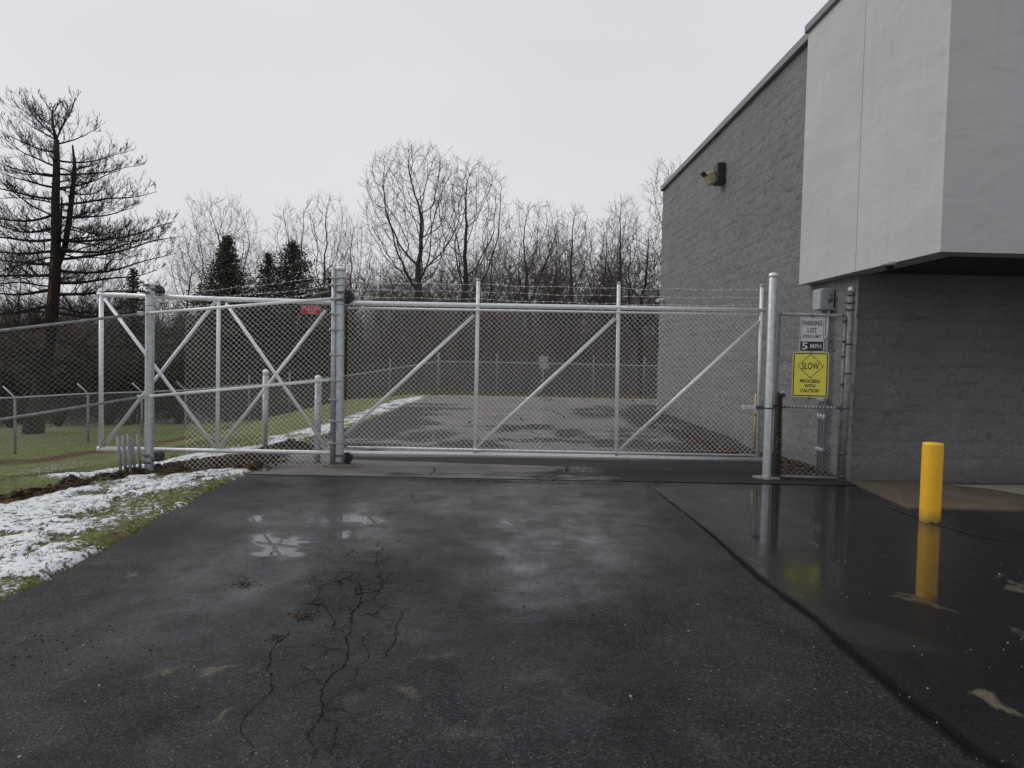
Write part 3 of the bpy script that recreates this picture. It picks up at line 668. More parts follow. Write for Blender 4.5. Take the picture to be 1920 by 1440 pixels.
# electrical box and conduits
p = onX(1546, 562, WX - .1); EBX = p
eb = thing('electrical_box', (WX, p.y, p.z), 'light grey steel electrical box mounted on the block wall below the canopy', 'electrical box')
b = MB(); b.box((WX - .11, p.y, p.z), (.19, .26, .30), bev=.012); b.build('enclosure', mat('grey_enclosure_paint', (.36, .385, .42), .4), eb)
b = MB(); b.box((WX - .212, p.y, p.z), (.012, .25, .29), bev=.004); b.build('cover', bpy.data.materials['grey_enclosure_paint'], eb)
b = MB(); b.box((WX - .08, p.y - .145, p.z - .02), (.05, .03, .05)); b.tube([(WX - .08, p.y - .14, p.z + .06), (WX - .08, p.y - .2, p.z + .06)], .012, 8); build_each(b, 'side_fitting', DSTEEL, eb)
cd = thing('conduit_run', (WX, p.y, 0), 'row of three grey conduits running down the wall under the electrical box', 'conduit')
for k, dy in enumerate((-.09, 0.0, .09)):
    b = MB(); yy = p.y + dy; b.tube([(WX - .075, yy, p.z - .14), (WX - .075, yy, 1.9 - k * .02), (WX - .07, yy, .0)], .021, 10); b.build('conduit', mat('grey_conduit_%s' % ('a', 'b', 'c')[k], (.36, .38, .43), .45, .1), cd)
b = MB()
for zz in (1.95, 1.05, .33): b.box((WX - .085, p.y, zz), (.05, .24, .045), bev=.006)
for dy in (-.09, 0.0, .09): b.tube([(WX - .075, p.y + dy, .74), (WX - .075, p.y + dy, .84)], .027, 10)
build_each(b, 'strap', bpy.data.materials['grey_conduit_a'], cd)
p = onX(1417, 815, WX - .12)
yp = MB(); yp.tube([(WX - .14, p.y, -.05), (WX - .14, p.y, 1.0)], .020, 10, 0); yp.box((WX - .14, p.y, .62), (.05, .05, .04), 1)
g_ = yp.build('marker_rod', [mat('faded_yellow_paint', (.50, .40, .14), .5), mat('orange_band', (.42, .16, .05), .5)], base=(WX - .14, p.y, 0))
tag(g_, 'thin faded yellow rod standing against the block wall behind the gate', 'marker rod')

# ================================================================== BOLLARD
q = Gf(1743, 977)
def m_yel():
    m = mat('yellow_bollard_plastic', (.72, .43, .02), .35); t = NT(m); p = t.pos(); n = t.noise(t.map(p, (1, 1, .3)), 9, 5, .65); f = t.noise(p, 70, 3, .7)
    c = t.mix(t.ramp(n, [(.4, 0.0), (.7, 1.0)]), (.90, .50, .022), (.80, .43, .025)); c = t.mix(t.ramp(f, [(.66, 0.0), (.78, .6)]), c, (.35, .24, .06))
    sz = t.n.new('ShaderNodeSeparateXYZ'); t.link(p, sz.inputs[0]); low = t.math('ADD', sz.outputs[2], t.math('MULTIPLY', t.noise(p, 22, 5, .7), .16))
    c = t.mix(t.ramp(low, [(.09, .85), (.22, 0.0)]), c, (.20, .14, .05)); c = t.mix(t.ramp(t.noise(t.map(p, (1, 1, .12)), 40, 4, .7), [(.58, 0.0), (.72, .35)]), c, (.42, .27, .05))
    t.link(c, t.b.inputs['Base Color']); t.link(t.bump(n, .15, .01), t.b.inputs['Normal']); return m
BZ = .80
b = MB(); rb = .098; prof = [(rb, -.02), (rb, .05), (rb * .995, .3), (rb, BZ - .06), (rb * .99, BZ - .03), (rb * .985, BZ - .02), (rb * .99, BZ - .012), (rb * .93, BZ), (rb * .5, BZ + .006), (.001, BZ + .008)]
b.tube([(q.x, q.y, z) for r, z in prof], [r for r, z in prof], 32, 0, cap=False)
for a0 in (250, 290, 300): b.box((q.x + rb * math.cos(R(a0)), q.y + rb * math.sin(R(a0)), .004), (.02, .012, .014), 1)
tag(b.build('bollard', [m_yel(), BLK], base=(q.x, q.y, 0)), 'yellow bollard standing on wet asphalt beside the concrete walk', 'bollard')

# ================================================================== CHAIN LINK
def weave(mb, P, u0, u1, bot, top, w=.036, r=.0026, off=.0, mi=0):
    """P(u, z) -> point; bot(u), top(u) heights; woven zigzag wires"""
    n = int((u1 - u0) / w)
    for i in range(n + 1):
        uc = u0 + i * w; b0, t0 = bot(uc), top(uc); m_ = int((t0 - b0) / w)
        pts = [P(uc + (w / 2) * (-1) ** (i + j), t0 - j * w, (.0025 if (j % 2) else -.0025)) for j in range(m_ + 1)]
        mb.tube(pts, r, 3, mi, cap=False, smooth=False)
def diag_mesh(mb, P, u0, u1, bot, top, w=.072, r=.002):
    H = top(u0) - bot(u0)
    k = u0 - H
    while k < u1:
        for sgn in (1, -1):
            a, b_ = max(u0, k), min(u1, k + H)
            if b_ > a + .01:
                pts = []
                for u in np.linspace(a, b_, 5 if b_ - a > 1 else 2):
                    f = (u - k) / H; f = f if sgn > 0 else 1 - f
                    pts.append(P(u, bot(u) + f * (top(u) - bot(u)), 0))
                mb.tube(pts, r, 3, 0, cap=False, smooth=False)
        k += w
def barbed(mb, a, b_, sag=.02, seed=0, r=.0022, gap=.125):
    rng = random.Random(seed); a = Vector(a); b_ = Vector(b_); L = (b_ - a).length; n = max(4, int(L / .25)); pts = []
    ph = rng.random() * 9
    for i in range(n + 1):
        t = i / n; p = a.lerp(b_, t); p.z += -sag * 4 * t * (1 - t) + .008 * math.sin(ph + i * 1.7) + rng.uniform(-.004, .004); pts.append(p)
    mb.tube(pts, r, 4, cap=False)
    d = (b_ - a).normalized(); s_ = rng.uniform(.02, gap)
    while s_ < L:
        t = s_ / L * n; i = min(n - 1, int(t)); p = pts[i].lerp(pts[i + 1], t - i)
        for ang in (30, 150):
            v = Vector((0, math.sin(R(ang)), math.cos(R(ang)))) * .020 + d * rng.uniform(-.008, .008)
            mb.tube([p - v, p + v], .0016, 3, cap=False)
        mb.tube([p - d * .009, p + d * .009], .0045, 5, cap=False)
        s_ += gap

# ================================================================== SLIDING GATE
PD = Gf(636, 873).y                    # depth of the big latch side posts
GD = PD + .15
gp = lambda px, py, D=None: at(px, py, D or GD)
gate = thing('sliding_gate', gp(635, 866), 'wide galvanised cantilever slide gate with diagonal braces and barbed wire along its top', 'gate')
def rod(name, pts, r, m_=GALVB, parent=gate, n=12):
    b = MB(); b.tube(pts, r, n); return b.build(name, m_, parent)
rod('top_track', [gp(183, 552), gp(410, 560.5), gp(660, 568), gp(895, 572.5), gp(1160, 577), gp(1434, 582)], .033, n=16)
rod('bottom_track', [gp(183, 841), gp(620, 849), gp(900, 852), gp(1160, 857), gp(1432, 862)], .031, n=16)
GM = GD - .045
rod('top_rail', [gp(652, 577, GM), gp(1424, 590, GM)], .016)
rod('bottom_rail', [gp(652, 838.5, GM), gp(1417, 854, GM)], .017)
for x1, y1, x0, y0, r in ((190, 548, 189.5, 841, .031), (410, 562, 407.5, 838, .027), (897, 526, 890.5, 852, .027), (1160.5, 532, 1155, 857, .027), (1428.5, 537, 1420, 862, .026)):
    rod('upright', [gp(x0, y0), gp(x1, y1)], r)
for a0, b0, dd in (((196, 560), (403, 838), -.02), ((404, 566), (193, 838), .05), ((424, 569), (612, 838), -.02), ((611, 582), (412, 838), .05), ((645, 817), (889, 591), 0), ((894, 838), (1154, 597), 0), ((1160, 845), (1424, 602), 0)):
    rod('brace', [gp(*a0, GD + dd), gp(*b0, GD + dd)], .024)
b = MB()
for x, y in ((897, 526), (1160.5, 532), (1428.5, 537), (190, 548)):
    p = gp(x, y); b.tube([p, p + Vector((0, 0, .018)), p + Vector((0, 0, .03))], [.032, .03, .008], 12)
build_each(b, 'end_cap', GALV, gate)
p0 = gp(652, 578, GM - .02); p1 = gp(1424, 591, GM - .02); q0 = gp(652, 837, GM - .02); q1 = gp(1417, 853, GM - .02)
tp = lambda u: float(np.interp(u, [p0.x, p1.x], [p0.z, p1.z])); bt = lambda u: float(np.interp(u, [q0.x, q1.x], [q0.z, q1.z]))
b = MB(); weave(b, lambda u, z, o: (u, GM - .02 + o, z), p0.x + .02, p1.x - .03, bt, tp, r=.0034)
for u in np.arange(p0.x + .08, p1.x - .05, .145):        # ties up to the track, and down to the bottom track
    b.tube([(u, GM - .01, tp(u) + .09), (u, GM - .02, tp(u) - .01)], .0028, 4, cap=False)
b.build('chain_link_mesh', WIRE, gate)
b = MB()
for u in np.arange(p0.x + .05, p1.x - .05, .072):
    for zz in (tp(u), bt(u)): b.tube([(u, GM - .028, zz - .012), (u + .012, GM - .028, zz + .012)], .0042, 4)
struct(b.build('tie_wires', GALVB, gate), 'stuff')
XX = [652, 897, 1160, 1428]
for i, ys_ in enumerate(([528, 533, 540, 543.5], [541.5, 547, 555, 558], [555, 561, 569.5, 573])):
    b = MB()
    for k in range(3): barbed(b, gp(XX[k], ys_[k], GD - .03), gp(XX[k + 1], ys_[k + 1], GD - .03), .008, 10 * i + k)
    b.build('barbed_wire', WIRE, gate)
b = MB(); b.box(gp(1424, 764, GD - .06), (.11, .05, .05), 1, bev=.006); b.box(gp(1404, 764, GD - .06), (.20, .03, .055), 0, bev=.004)
build_each(b, 'latch_fork', [GALVB, DSTEEL], gate)

# ---- gate posts
def gate_post(px0, py0, px1, py1, D, r, label, rollers=None, fl=True, n=24, bands=(), bd=None, sunk=0.0, m_=GALV):
    a = at(px0, py0, D); t_ = at(px1, py1, D)
    root = thing('gate_post', (a.x, a.y, a.z), label, 'gate post', 'posts of the sliding gate')
    b = MB(); h = t_.z - a.z; ax = (t_.x - a.x)
    pts = [Vector((a.x, a.y, a.z - .25)), Vector((a.x, a.y, a.z)), Vector((t_.x, a.y, t_.z - .03)), Vector((t_.x, a.y, t_.z - .012)), Vector((t_.x, a.y, t_.z))]
    b.tube(pts, [r, r, r, r * .8, r * .3], n); b.build('post', m_, root)
    b = MB(); b.tube([Vector((t_.x, a.y, t_.z - .06)), Vector((t_.x, a.y, t_.z - .012)), Vector((t_.x, a.y, t_.z + .004))], [r + .004, r + .004, r * .5], n); b.build('cap', GALVB, root)
    if bands:
        b = MB()
        for py in bands:
            z = at(px0, py, D).z; x = a.x + ax * (z - a.z) / h
            b.tube([(x, a.y, z - .011), (x, a.y, z + .011)], r + .004, n)
        build_each(b, 'band', DSTEEL if bd else GALV, root)
    for (rx, ry, w_, h_) in (rollers or ()):
        c = at(rx, ry, GD - .02)
        b = MB(); b.box((c.x, GD - .02, c.z), (w_, .13, h_), bev=.02); b.tube([(c.x - w_ * .1, GD - .10, c.z), (c.x - w_ * .1, GD + .06, c.z)], h_ * .47, 20)
        b.build('roller_housing', BLK, root)
        b = MB(); zz = c.z
        for dz in (-.05, .05): b.box(((a.x + c.x) / 2 - .02, D - r - .006, zz + dz), (abs(c.x - a.x) + .06, .012, .03))
        b.tube([(a.x + r + .02, D - r - .02, zz), (a.x + r + .02, D + .1, zz)], .012, 8)
        build_each(b, 'roller_bracket', DSTEEL, root)
    return root, a
gate_post(636, 872, 637.5, 500, PD, .062, 'tall galvanised gate post with two black rollers between the fence and the driveway opening', [(652, 557, .075, .20), (652, 858, .085, .16)], bands=(521, 534, 560, 570, 618, 665, 713, 789, 830))
LP, la = gate_post(279.5, 889, 281.5, 529, PD - .08, .060, 'galvanised gate post with black rollers standing in the dirt strip left of the gate', [(297, 545, .10, .15), (298, 856, .12, .13)], bands=(540, 551, 572, 588, 856, 868))
rpd = Gf(1437, 897).y
gate_post(1437, 897, 1450.5, 512, rpd, .060, 'tall catch post in a concrete footing between the slide gate and the sign gate', n=8, bands=(765,), bd=1, m_=m_galv('pale_galvanised_steel', (.42, .45, .46), (.58, .61, .62)))
p = Gf(1437, 897); b = MB(); rng = random.Random(4)
ring = [(p.x + (.17 + rng.uniform(-.04, .04)) * math.cos(a_), p.y + (.15 + rng.uniform(-.04, .04)) * math.sin(a_), .0) for a_ in np.linspace(0, 2 * math.pi, 18, endpoint=False)]
b.add([(x, y, -.03) for x, y, z in ring] + [(p.x + (x - p.x) * .9, p.y + (y - p.y) * .9, .028) for x, y, z in ring], [tuple(range(18, 36))] + [(i, (i + 1) % 18, 18 + (i + 1) % 18, 18 + i) for i in range(18)])
tag(b.build('post_footing', m_conc('rough_footing_concrete', (.20, .19, .17), (.30, .29, .27), 0), base=(p.x, p.y, 0)), 'rough concrete footing collar around the foot of the catch post', 'footing')
p = Gf(640, 876)
b = MB(); ring = [(p.x + (.22 + rng.uniform(-.05, .06)) * math.cos(a_), p.y - .02 + (.12 + rng.uniform(-.03, .03)) * math.sin(a_), .0) for a_ in np.linspace(0, 2 * math.pi, 18, endpoint=False)]
b.add([(x, y, -.03) for x, y, z in ring] + [(p.x + (x - p.x) * .85, p.y + (y - p.y) * .85, .03) for x, y, z in ring], [tuple(range(18, 36))] + [(i, (i + 1) % 18, 18 + (i + 1) % 18, 18 + i) for i in range(18)])
tag(b.build('post_footing', m_conc('dirty_footing_concrete', (.10, .085, .065), (.18, .15, .12), 0), base=(p.x, p.y, 0)), 'dirty concrete footing under the gate post at the left side of the opening', 'footing')
# short guard posts behind the gate
for (x0, y0, x1, y1, lab) in ((497, 843, 497, 692, 'short capped guard post behind the gate, left one of two'), (595, 867, 596, 703, 'short capped guard post behind the gate, right one next to the tall gate post')):
    q = G(x0, y0); D = q.y; t_ = at(x1, y1, D)
    r_ = thing('guard_post', (q.x, q.y, q.z), lab, 'post', 'short posts behind the gate')
    b = MB(); b.tube([(q.x, q.y, q.z - .2), (q.x, q.y, t_.z - .05)], .046, 18); b.build('post', GALV, r_)
    b = MB(); b.tube([(q.x, q.y, t_.z - .09)] + [(q.x, q.y, t_.z - .05 + .05 * math.sin(R(a))) for a in (0, 30, 60, 86)], [.052] + [.052 * math.cos(R(a)) for a in (0, 30, 60, 86)], 18); b.build('cap', GALVB, r_)

# ================================================================== NEW SIDE FENCE (left)
A1 = at(624, 560, PD - .03); A2 = at(281, 587, PD - .17); A3 = at(0, 620, 9.30); A4 = at(-300, 660, 8.7)
uu = [A4.x, A3.x, A2.x, A1.x]; yy_ = [A4.y, A3.y, A2.y, A1.y]; zt = [A4.z, A3.z, A2.z, A1.z]
Yf = lambda u: float(np.interp(u, uu, yy_)); Tf = lambda u: float(np.interp(u, uu, zt))
B1 = at(624, 884, PD - .03); B2 = at(281, 893, PD - .17); B3 = at(0, 945, 9.3); B4 = at(-300, 1000, 8.7)
Bf = lambda u: float(np.interp(u, uu, [B4.z, B3.z, B2.z, B1.z]))
fen = thing('side_fence', (A1.x, A1.y, 0), 'new chain link fence with mid rail and barbed wire sloping down the snowy verge', 'fence')
for ua, ub, rr, mm in ((A4.x, A2.x + .5, .0016, WIRED), (A2.x + .5, A1.x - .02, .0024, WIRE)):
    b = MB(); weave(b, lambda u, z, o: (u, Yf(u) + o - .05, z), ua, ub, Bf, Tf, r=rr * 1.12); b.build('chain_link_mesh', mm, fen)
rod('top_rail', [A1, at(450, 573.5, (A1.y + A2.y) / 2), A2], .022, GALVB, fen)
rod('top_rail', [at(268, 588, A2.y - .02), A3, A4], .019, OLDG, fen)
M1 = at(624, 712, A1.y); M2 = at(281, 743, A2.y); M3 = at(0, 787, A3.y); M4 = at(-300, 840, A4.y)
rod('middle_rail', [M1, M2], .020, GALVB, fen); rod('middle_rail', [at(268, 744, A2.y - .02), M3, M4], .019, OLDG, fen)
tb = at(623, 884, A1.y); tt_ = at(626.5, 502, A1.y)
rod('end_post', [(tb.x, tb.y, -.2), tt_], .034, GALV, fen)
b = MB()
for px, py in ((264, 588), (264, 744.5)):
    p = at(px, py, A2.y - .03); b.box(p, (.09, .06, .06), bev=.01)
for py in (521, 534, 560, 588, 618, 665, 713, 749, 789, 830):
    z = at(625, py, A1.y).z; b.tube([(A1.x, A1.y, z - .012), (A1.x, A1.y, z + .012)], .041, 12); b.box(((A1.x + .05), A1.y - .045, z), (.10, .012, .018))
build_each(b, 'rail_fitting', GALV, fen)
for i, (ya, yb, yc) in enumerate(((516, 549, 590), (534, 562, 602), (545, 575, 612))):
    b = MB()
    P1 = at(622, ya, A1.y); Pm = at(450, (ya + yb) / 2 + 5, (A1.y + A2.y) / 2); P2 = at(284, yb + 4, A2.y + .02)
    barbed(b, P1, Pm, .02, 50 + i, .0018); barbed(b, Pm, P2, .01, 60 + i, .0018)
    b.build('barbed_wire', WIRE, fen)
# mesh fastened along the end post
# red sign on the fence
def sign_frame(c, right, nrm):
    right = Vector(right).normalized(); up = Vector((0, 0, 1)); return (Vector(c), right, up, Vector(nrm).normalized())
def rrect(w, h, r, n=5):
    pts = []
    for cx, cy, a0 in ((w / 2 - r, h / 2 - r, 0), (-w / 2 + r, h / 2 - r, 90), (-w / 2 + r, -h / 2 + r, 180), (w / 2 - r, -h / 2 + r, 270)):
        for k in range(n + 1): a = R(a0 + 90 * k / n); pts.append((cx + r * math.cos(a), cy + r * math.sin(a)))
    return pts
def plate(mb, F, c, w, h, r, o0, o1, mi=0):
    C, ri, up, nn = F; P = rrect(w, h, r); n = len(P)
    f = lambda q, o: C + ri * (q[0] + c[0]) + up * (q[1] + c[1]) + nn * o
    mb.add([f(q, o0) for q in P] + [f(q, o1) for q in P], [tuple(range(n, 2 * n))] + [(i, (i + 1) % n, n + (i + 1) % n, n + i) for i in range(n)] + [tuple(range(n - 1, -1, -1))], mi)
def ringp(mb, F, c, w, h, r, t, o, mi=0):
    C, ri, up, nn = F; P = rrect(w, h, r); Q = rrect(w - 2 * t, h - 2 * t, max(r - t, .002)); n = len(P)
    f = lambda q: C + ri * (q[0] + c[0]) + up * (q[1] + c[1]) + nn * o
    mb.add([f(q) for q in P] + [f(q) for q in Q], [(i, (i + 1) % n, n + (i + 1) % n, n + i) for i in range(n)], mi)
def text(mb, F, s, c, w, h, o, bold=.0, mi=0):
    cu = bpy.data.curves.new('lettering', 'FONT'); cu.body = s; cu.size = 1; cu.offset = bold; cu.resolution_u = 3; cu.fill_mode = 'FRONT' if hasattr(cu, 'fill_mode') else cu.fill_mode
    ob = bpy.data.objects.new('lettering', cu); COL.objects.link(ob)
    me = bpy.data.meshes.new_from_object(ob.evaluated_get(bpy.context.evaluated_depsgraph_get()))
    V = np.array([v.co[:2] for v in me.vertices]); lo, hi = V.min(0), V.max(0); V = (V - (lo + hi) / 2) / (hi - lo) * np.array([w, h])
    C, ri, up, nn = F
    mb.add([C + ri * (v[0] + c[0]) + up * (v[1] + c[1]) + nn * o for v in V], [tuple(p.vertices) for p in me.polygons], mi)
    bpy.data.objects.remove(ob); bpy.data.meshes.remove(me); bpy.data.curves.remove(cu)
BLKP = mat('black_sign_paint', (.012, .012, .012), .45); WHP = mat('white_sign_paint', (.62, .62, .64), .4)
GRP = mat('reflective_white_sheeting', (.58, .59, .62), .4); YEL = mat('yellow_sign_sheeting', (.76, .70, .09), .4); YELB = mat('pale_yellow_edge', (.52, .50, .22), .4)
RED = mat('red_sign_paint', (.42, .03, .05), .45); PNK = mat('worn_white_lettering', (.62, .42, .42), .5)
c = at(583.5, 581, Yf(at(583, 581, 9.9).x) - .07)
F = sign_frame(c, (A1.x - A2.x, A1.y - A2.y, 0), (0, -1, 0))
rs = thing('fence_sign', c, 'small red sign with white lettering wired to the chain link near the gate post', 'sign')
b = MB(); plate(b, F, (0, 0), .262, .122, .008, 0, .003); b.build('sign_plate', RED, rs)
b = MB(); text(b, F, 'PULLEN', (0, .022), .225, .048, .0042, .02); text(b, F, 'FENCE', (0, -.014), .12, .018, .0042, .02); text(b, F, '262 555 0100', (0, -.040), .17, .018, .0042, .01) if False else None
ringp(b, F, (0, 0), .256, .116, .007, .004, .0042); b.box(c + Vector((0, -.0045, -.040)), (.15, .001, .010)); b.build('lettering', PNK, rs)

# ================================================================== PEDESTRIAN GATE with the signs
H0 = Vector((at(1450, 897, rpd).x + .045, rpd, 0)); OP = Gf(1578, 905)
dirp = (OP - H0); dirp.z = 0; LEN = dirp.length; dirp.normalize(); nrmp = Vector((dirp.y, -dirp.x, 0))
def onP(px, py, o=0.0):               # pixel -> point in the little gate's plane
    d = ray(px, py); n_ = nrmp; t = ((H0 + nrmp * o) - EYE).dot(n_) / d.dot(n_); return EYE + d * t
ped = thing('walk_gate', (OP.x, OP.y, 0), 'narrow weathered chain link walk gate between the catch post and the building', 'gate')
TL, TR, BL, BR = onP(1462, 589), onP(1585, 592), onP(1450, 893), onP(1571, 896)
TL.x = BL.x = (TL.x + BL.x) / 2 + .0; TL.y = BL.y = (TL.y + BL.y) / 2
rod('top_rail', [TL, TR], .020, OLDG, ped); rod('middle_rail', [onP(1458, 762), onP(1574, 765)], .019, OLDG, ped); rod('bottom_rail', [BL, BR], .018, OLDG, ped)
rod('side_stile', [BL, TL], .019, OLDG, ped); rod('side_stile', [BR, TR], .019, OLDG, ped)
b = MB(); zt_ = TL.z - .01; zb_ = BL.z + .01; L2 = (Vector((TR.x, TR.y, 0)) - Vector((TL.x, TL.y, 0))).length
weave(b, lambda u, z, o: Vector((TL.x, TL.y, z)) + dirp * u + nrmp * (.022 + o), .02, L2 - .02, lambda u: zb_, lambda u: zt_, r=.0026)
b.build('chain_link_mesh', WIRED, ped)
b = MB()
for py in (602, 640, 668, 720, 765, 800, 850, 888):
    p = onP(1584 - (py - 592) * .045, py); b.tube([p - Vector((0, 0, .014)), p + Vector((0, 0, .014))], .026, 10)
for px, py in ((1452, 762), (1576, 765)): b.box(onP(px, py, .01), (.05, .05, .05), bev=.008)
build_each(b, 'hinge', DSTEEL, ped)
b = MB()
for k in range(30):
    p = onP(1468 + k * 3.7, 589 + k * .1, .02); b.tube([p + Vector((0, 0, -.02)), p + Vector((.014, -.006, .022))], .004, 4)
    if k % 2 == 0: p = onP(1468 + k * 3.4, 762 + k * .1, .02); b.tube([p + Vector((0, 0, -.02)), p + Vector((.014, -.006, .022))], .004, 4)
build_each(b, 'tie_wire', GALVB, ped)
fp_ = thing('fence_post', (OP.x, OP.y, 0), 'tall weathered round post with a cap beside the corner of the block wall', 'post')
t_ = at(1597, 541, OP.y)
b = MB(); b.tube([(OP.x, OP.y, -.1), (t_.x, OP.y, t_.z)], .044, 18); b.build('post', OLDG, fp_)
b = MB(); b.tube([(t_.x, OP.y, t_.z - .06), (t_.x, OP.y, t_.z), (t_.x, OP.y, t_.z + .03)], [.049, .049, .02], 18); b.build('cap', GALV, fp_)
b = MB()
for py in (553, 568, 581, 645, 700, 765, 850, 893):
    z = at(1588, py, OP.y).z; xx = OP.x + (t_.x - OP.x) * z / t_.z; b.tube([(xx, OP.y, z - .012), (xx, OP.y, z + .012)], .049, 16)
    if py < 590: b.box((xx - .07, OP.y - .02, z), (.06, .02, .02))
build_each(b, 'band', DSTEEL, fp_)
bw = thing('barbed_wire', (OP.x - .4, OP.y, 2.5), 'three thin barbed strands stretched above the walk gate', 'barbed wire')
for py, py2 in ((541, 553), (556, 568), (571, 581)):
    b = MB(); barbed(b, at(1452, py + 4, rpd - .05), at(1592, py2, OP.y - .05), .01, py, .0016); b.build('wire_strand', WIRED, bw)
# chain and padlock
def link(mb, c, ax, tw, R1=.026, R2=.016, r=.0055):
    ax = Vector(ax).normalized(); s_ = Matrix.Rotation(tw, 3, ax) @ ax.orthogonal().normalized(); pts = []
    for k in range(11): a = 2 * math.pi * k / 10; pts.append(Vector(c) + ax * (R1 * math.cos(a)) + s_ * (R2 * math.sin(a)))
    mb.tube(pts, r, 5, cap=False)
b = MB(); rng = random.Random(3)
for s0, x_ in enumerate((1458, 1461, 1463, 1460)):
    ta = onP(x_ + 2, 738 + s0 * 3, .06 + .012 * s0); tb_ = onP(x_ - 3 + s0, 893, .05 + .012 * s0); L = (ta - tb_).length; n = int(L / .033)
    for k in range(n):
        c = ta.lerp(tb_, k / n) + Vector((rng.uniform(-.006, .006), 0, 0)); link(b, c, (ta - tb_), (k % 2) * math.pi / 2 + rng.uniform(-.3, .3))
tag(b.build('hanging_chain', RUST, base=tuple(onP(1460, 893, .05))), 'long dark chain hanging down the latch side of the walk gate', 'chain')
p = onP(1468, 741, .05); pl = thing('padlock', p, 'black padlock with a bright shackle on the walk gate mesh above the chain', 'padlock')
b = MB(); b.box(p, (.062, .03, .055), bev=.01); b.build('lock_body', BLK, pl)
b = MB(); b.tube([p + Vector((.02 * math.cos(R(a)), 0, .02 + .03 * math.sin(R(a)))) for a in range(0, 181, 20)], .006, 6); b.build('shackle', GALVB, pl)
# signs
for nm in ('speed', 'slow'):
    if nm == 'speed':
        c = onP(1522.5, 627, .035); F = sign_frame(c, dirp, nrmp); W, H = .305, .457
        s_ = thing('speed_limit_sign', c, 'white and black PARKING LOT SPEED LIMIT 5 MPH sign on the walk gate', 'sign')
        b = MB(); plate(b, F, (0, 0), W, H, .02, 0, .002); b.build('sign_plate', GRP, s_)
        b = MB(); ringp(b, F, (0, 0), W - .02, H - .02, .014, .005, .0032)
        plate(b, F, (0, -.155), W - .022, .120, .008, .0025, .0036)
        text(b, F, 'PARKING', (0, .150), .245, .068, .0045, .012); text(b, F, 'LOT', (0, .055), .115, .066, .0045, .012); text(b, F, 'SPEED LIMIT', (0, -.025), .235, .038, .0045, .006)
        b.build('lettering', BLKP, s_)
        b = MB(); text(b, F, '5', (-.085, -.155), .072, .092, .0058, .02); text(b, F, 'MPH', (.05, -.157), .135, .062, .0058, .004); b.build('numerals', WHP, s_)
    else:
        c = onP(1519, 702.5, .035); F = sign_frame(c, dirp, nrmp); W, H = .457, .605
        s_ = thing('slow_sign', c, 'yellow SLOW PROCEED WITH CAUTION sign on the walk gate', 'sign')
        b = MB(); plate(b, F, (0, 0), W, H, .028, 0, .002, 1); plate(b, F, (0, 0), W - .03, H - .03, .018, .0021, .0028, 0); b.build('sign_plate', [YEL, YELB], s_)
        b = MB(); ringp(b, F, (0, 0), W - .034, H - .034, .016, .012, .0038)
        C, ri, up, nn = F; rr = .165; tk = .0075; cc = C + up * .115
        for k in range(4):
            a0, a1 = R(90 * k), R(90 * k + 90)
            b.add([cc + (ri * math.cos(a) + up * math.sin(a)) * q + nn * .0038 for a, q in ((a0, rr), (a1, rr), (a1, rr - tk * 1.4), (a0, rr - tk * 1.4))], [(0, 1, 2, 3)])
        text(b, F, 'SLOW', (0, .115), .215, .088, .0045, .014)
        for i, t0 in enumerate(('PROCEED', 'WITH', 'CAUTION')): text(b, F, t0, (0, -.085 - i * .064), (.25, .135, .23)[i], .046, .0045, .028)
        b.build('lettering', BLKP, s_)
    b = MB()
    for v in (H / 2 + .012, -H / 2 - .010): b.add([F[0] + Vector((0, 0, v)) + F[1] * q + Vector((0, 0, w)) + F[3] * -.004 for q, w in ((-.035, -.012), (.035, -.012), (0, .022))], [(0, 1, 2)]); b.tube([F[0] + Vector((0, 0, v - .02 * np.sign(v))) + F[3] * .002, F[0] + Vector((0, 0, v - .02 * np.sign(v))) + F[3] * .008], .007, 8)
    build_each(b, 'mounting_clip', DSTEEL, s_)

# ================================================================== FAR FENCE
ff_pts = [(-160, 753, 872, 19.0), (28, 745.5, 852, 21.0), (165, 738, 840, 23.6), (266, 735, 822, 25.6), (348, 731.5, 812, 27.0), (467, 722, 796, 28.2), (543, 716.5, 786, 29.4), (640, 706, 764, 30.6), (731, 692, 752, 31.8), (822, 677.5, 741, 33.0), (932, 679.5, 744, 33.0), (1018, 681.3, 746, 33.0), (1113, 683.2, 748, 33.0), (1208, 685.5, 749, 33.0), (1300, 687.5, 750, 33.0)]
root = thing('boundary_fence', tuple(at(822, 741, 33)), 'long weathered chain link fence round the back of the lot with arms on its posts', 'fence')
tops, bots = [], []
for k, (px, ry, by, D) in enumerate(ff_pts):
    t_ = at(px, ry, D); g_ = at(px, by, D); z0_ = min(g_.z, float(tz(t_.x, D)) - .05) if True else g_.z
    tops.append(t_); bots.append(Vector((t_.x, D, g_.z)))
    b = MB(); rr = .035 if k != 9 else .05
    if k < 5: b.tube([(t_.x, D, z0_ - .3), t_], rr, 8); b.tube([t_, at(px - 20 * 23 / D, ry - 19 * 23 / D, D)], .024, 6, 1)
    else:
        e_ = at(px, ry - (20 if k < 9 else 17), D); b.tube([(t_.x, D, z0_ - .3), (t_.x, D, e_.z)], rr * .9, 8)
    b.build('post', [OLDG, GALV], root)
for k in range(len(tops) - 1):
    pass
b = MB(); b.tube(tops, .024, 6); b.build('top_rail', GALV, root)
b = MB()
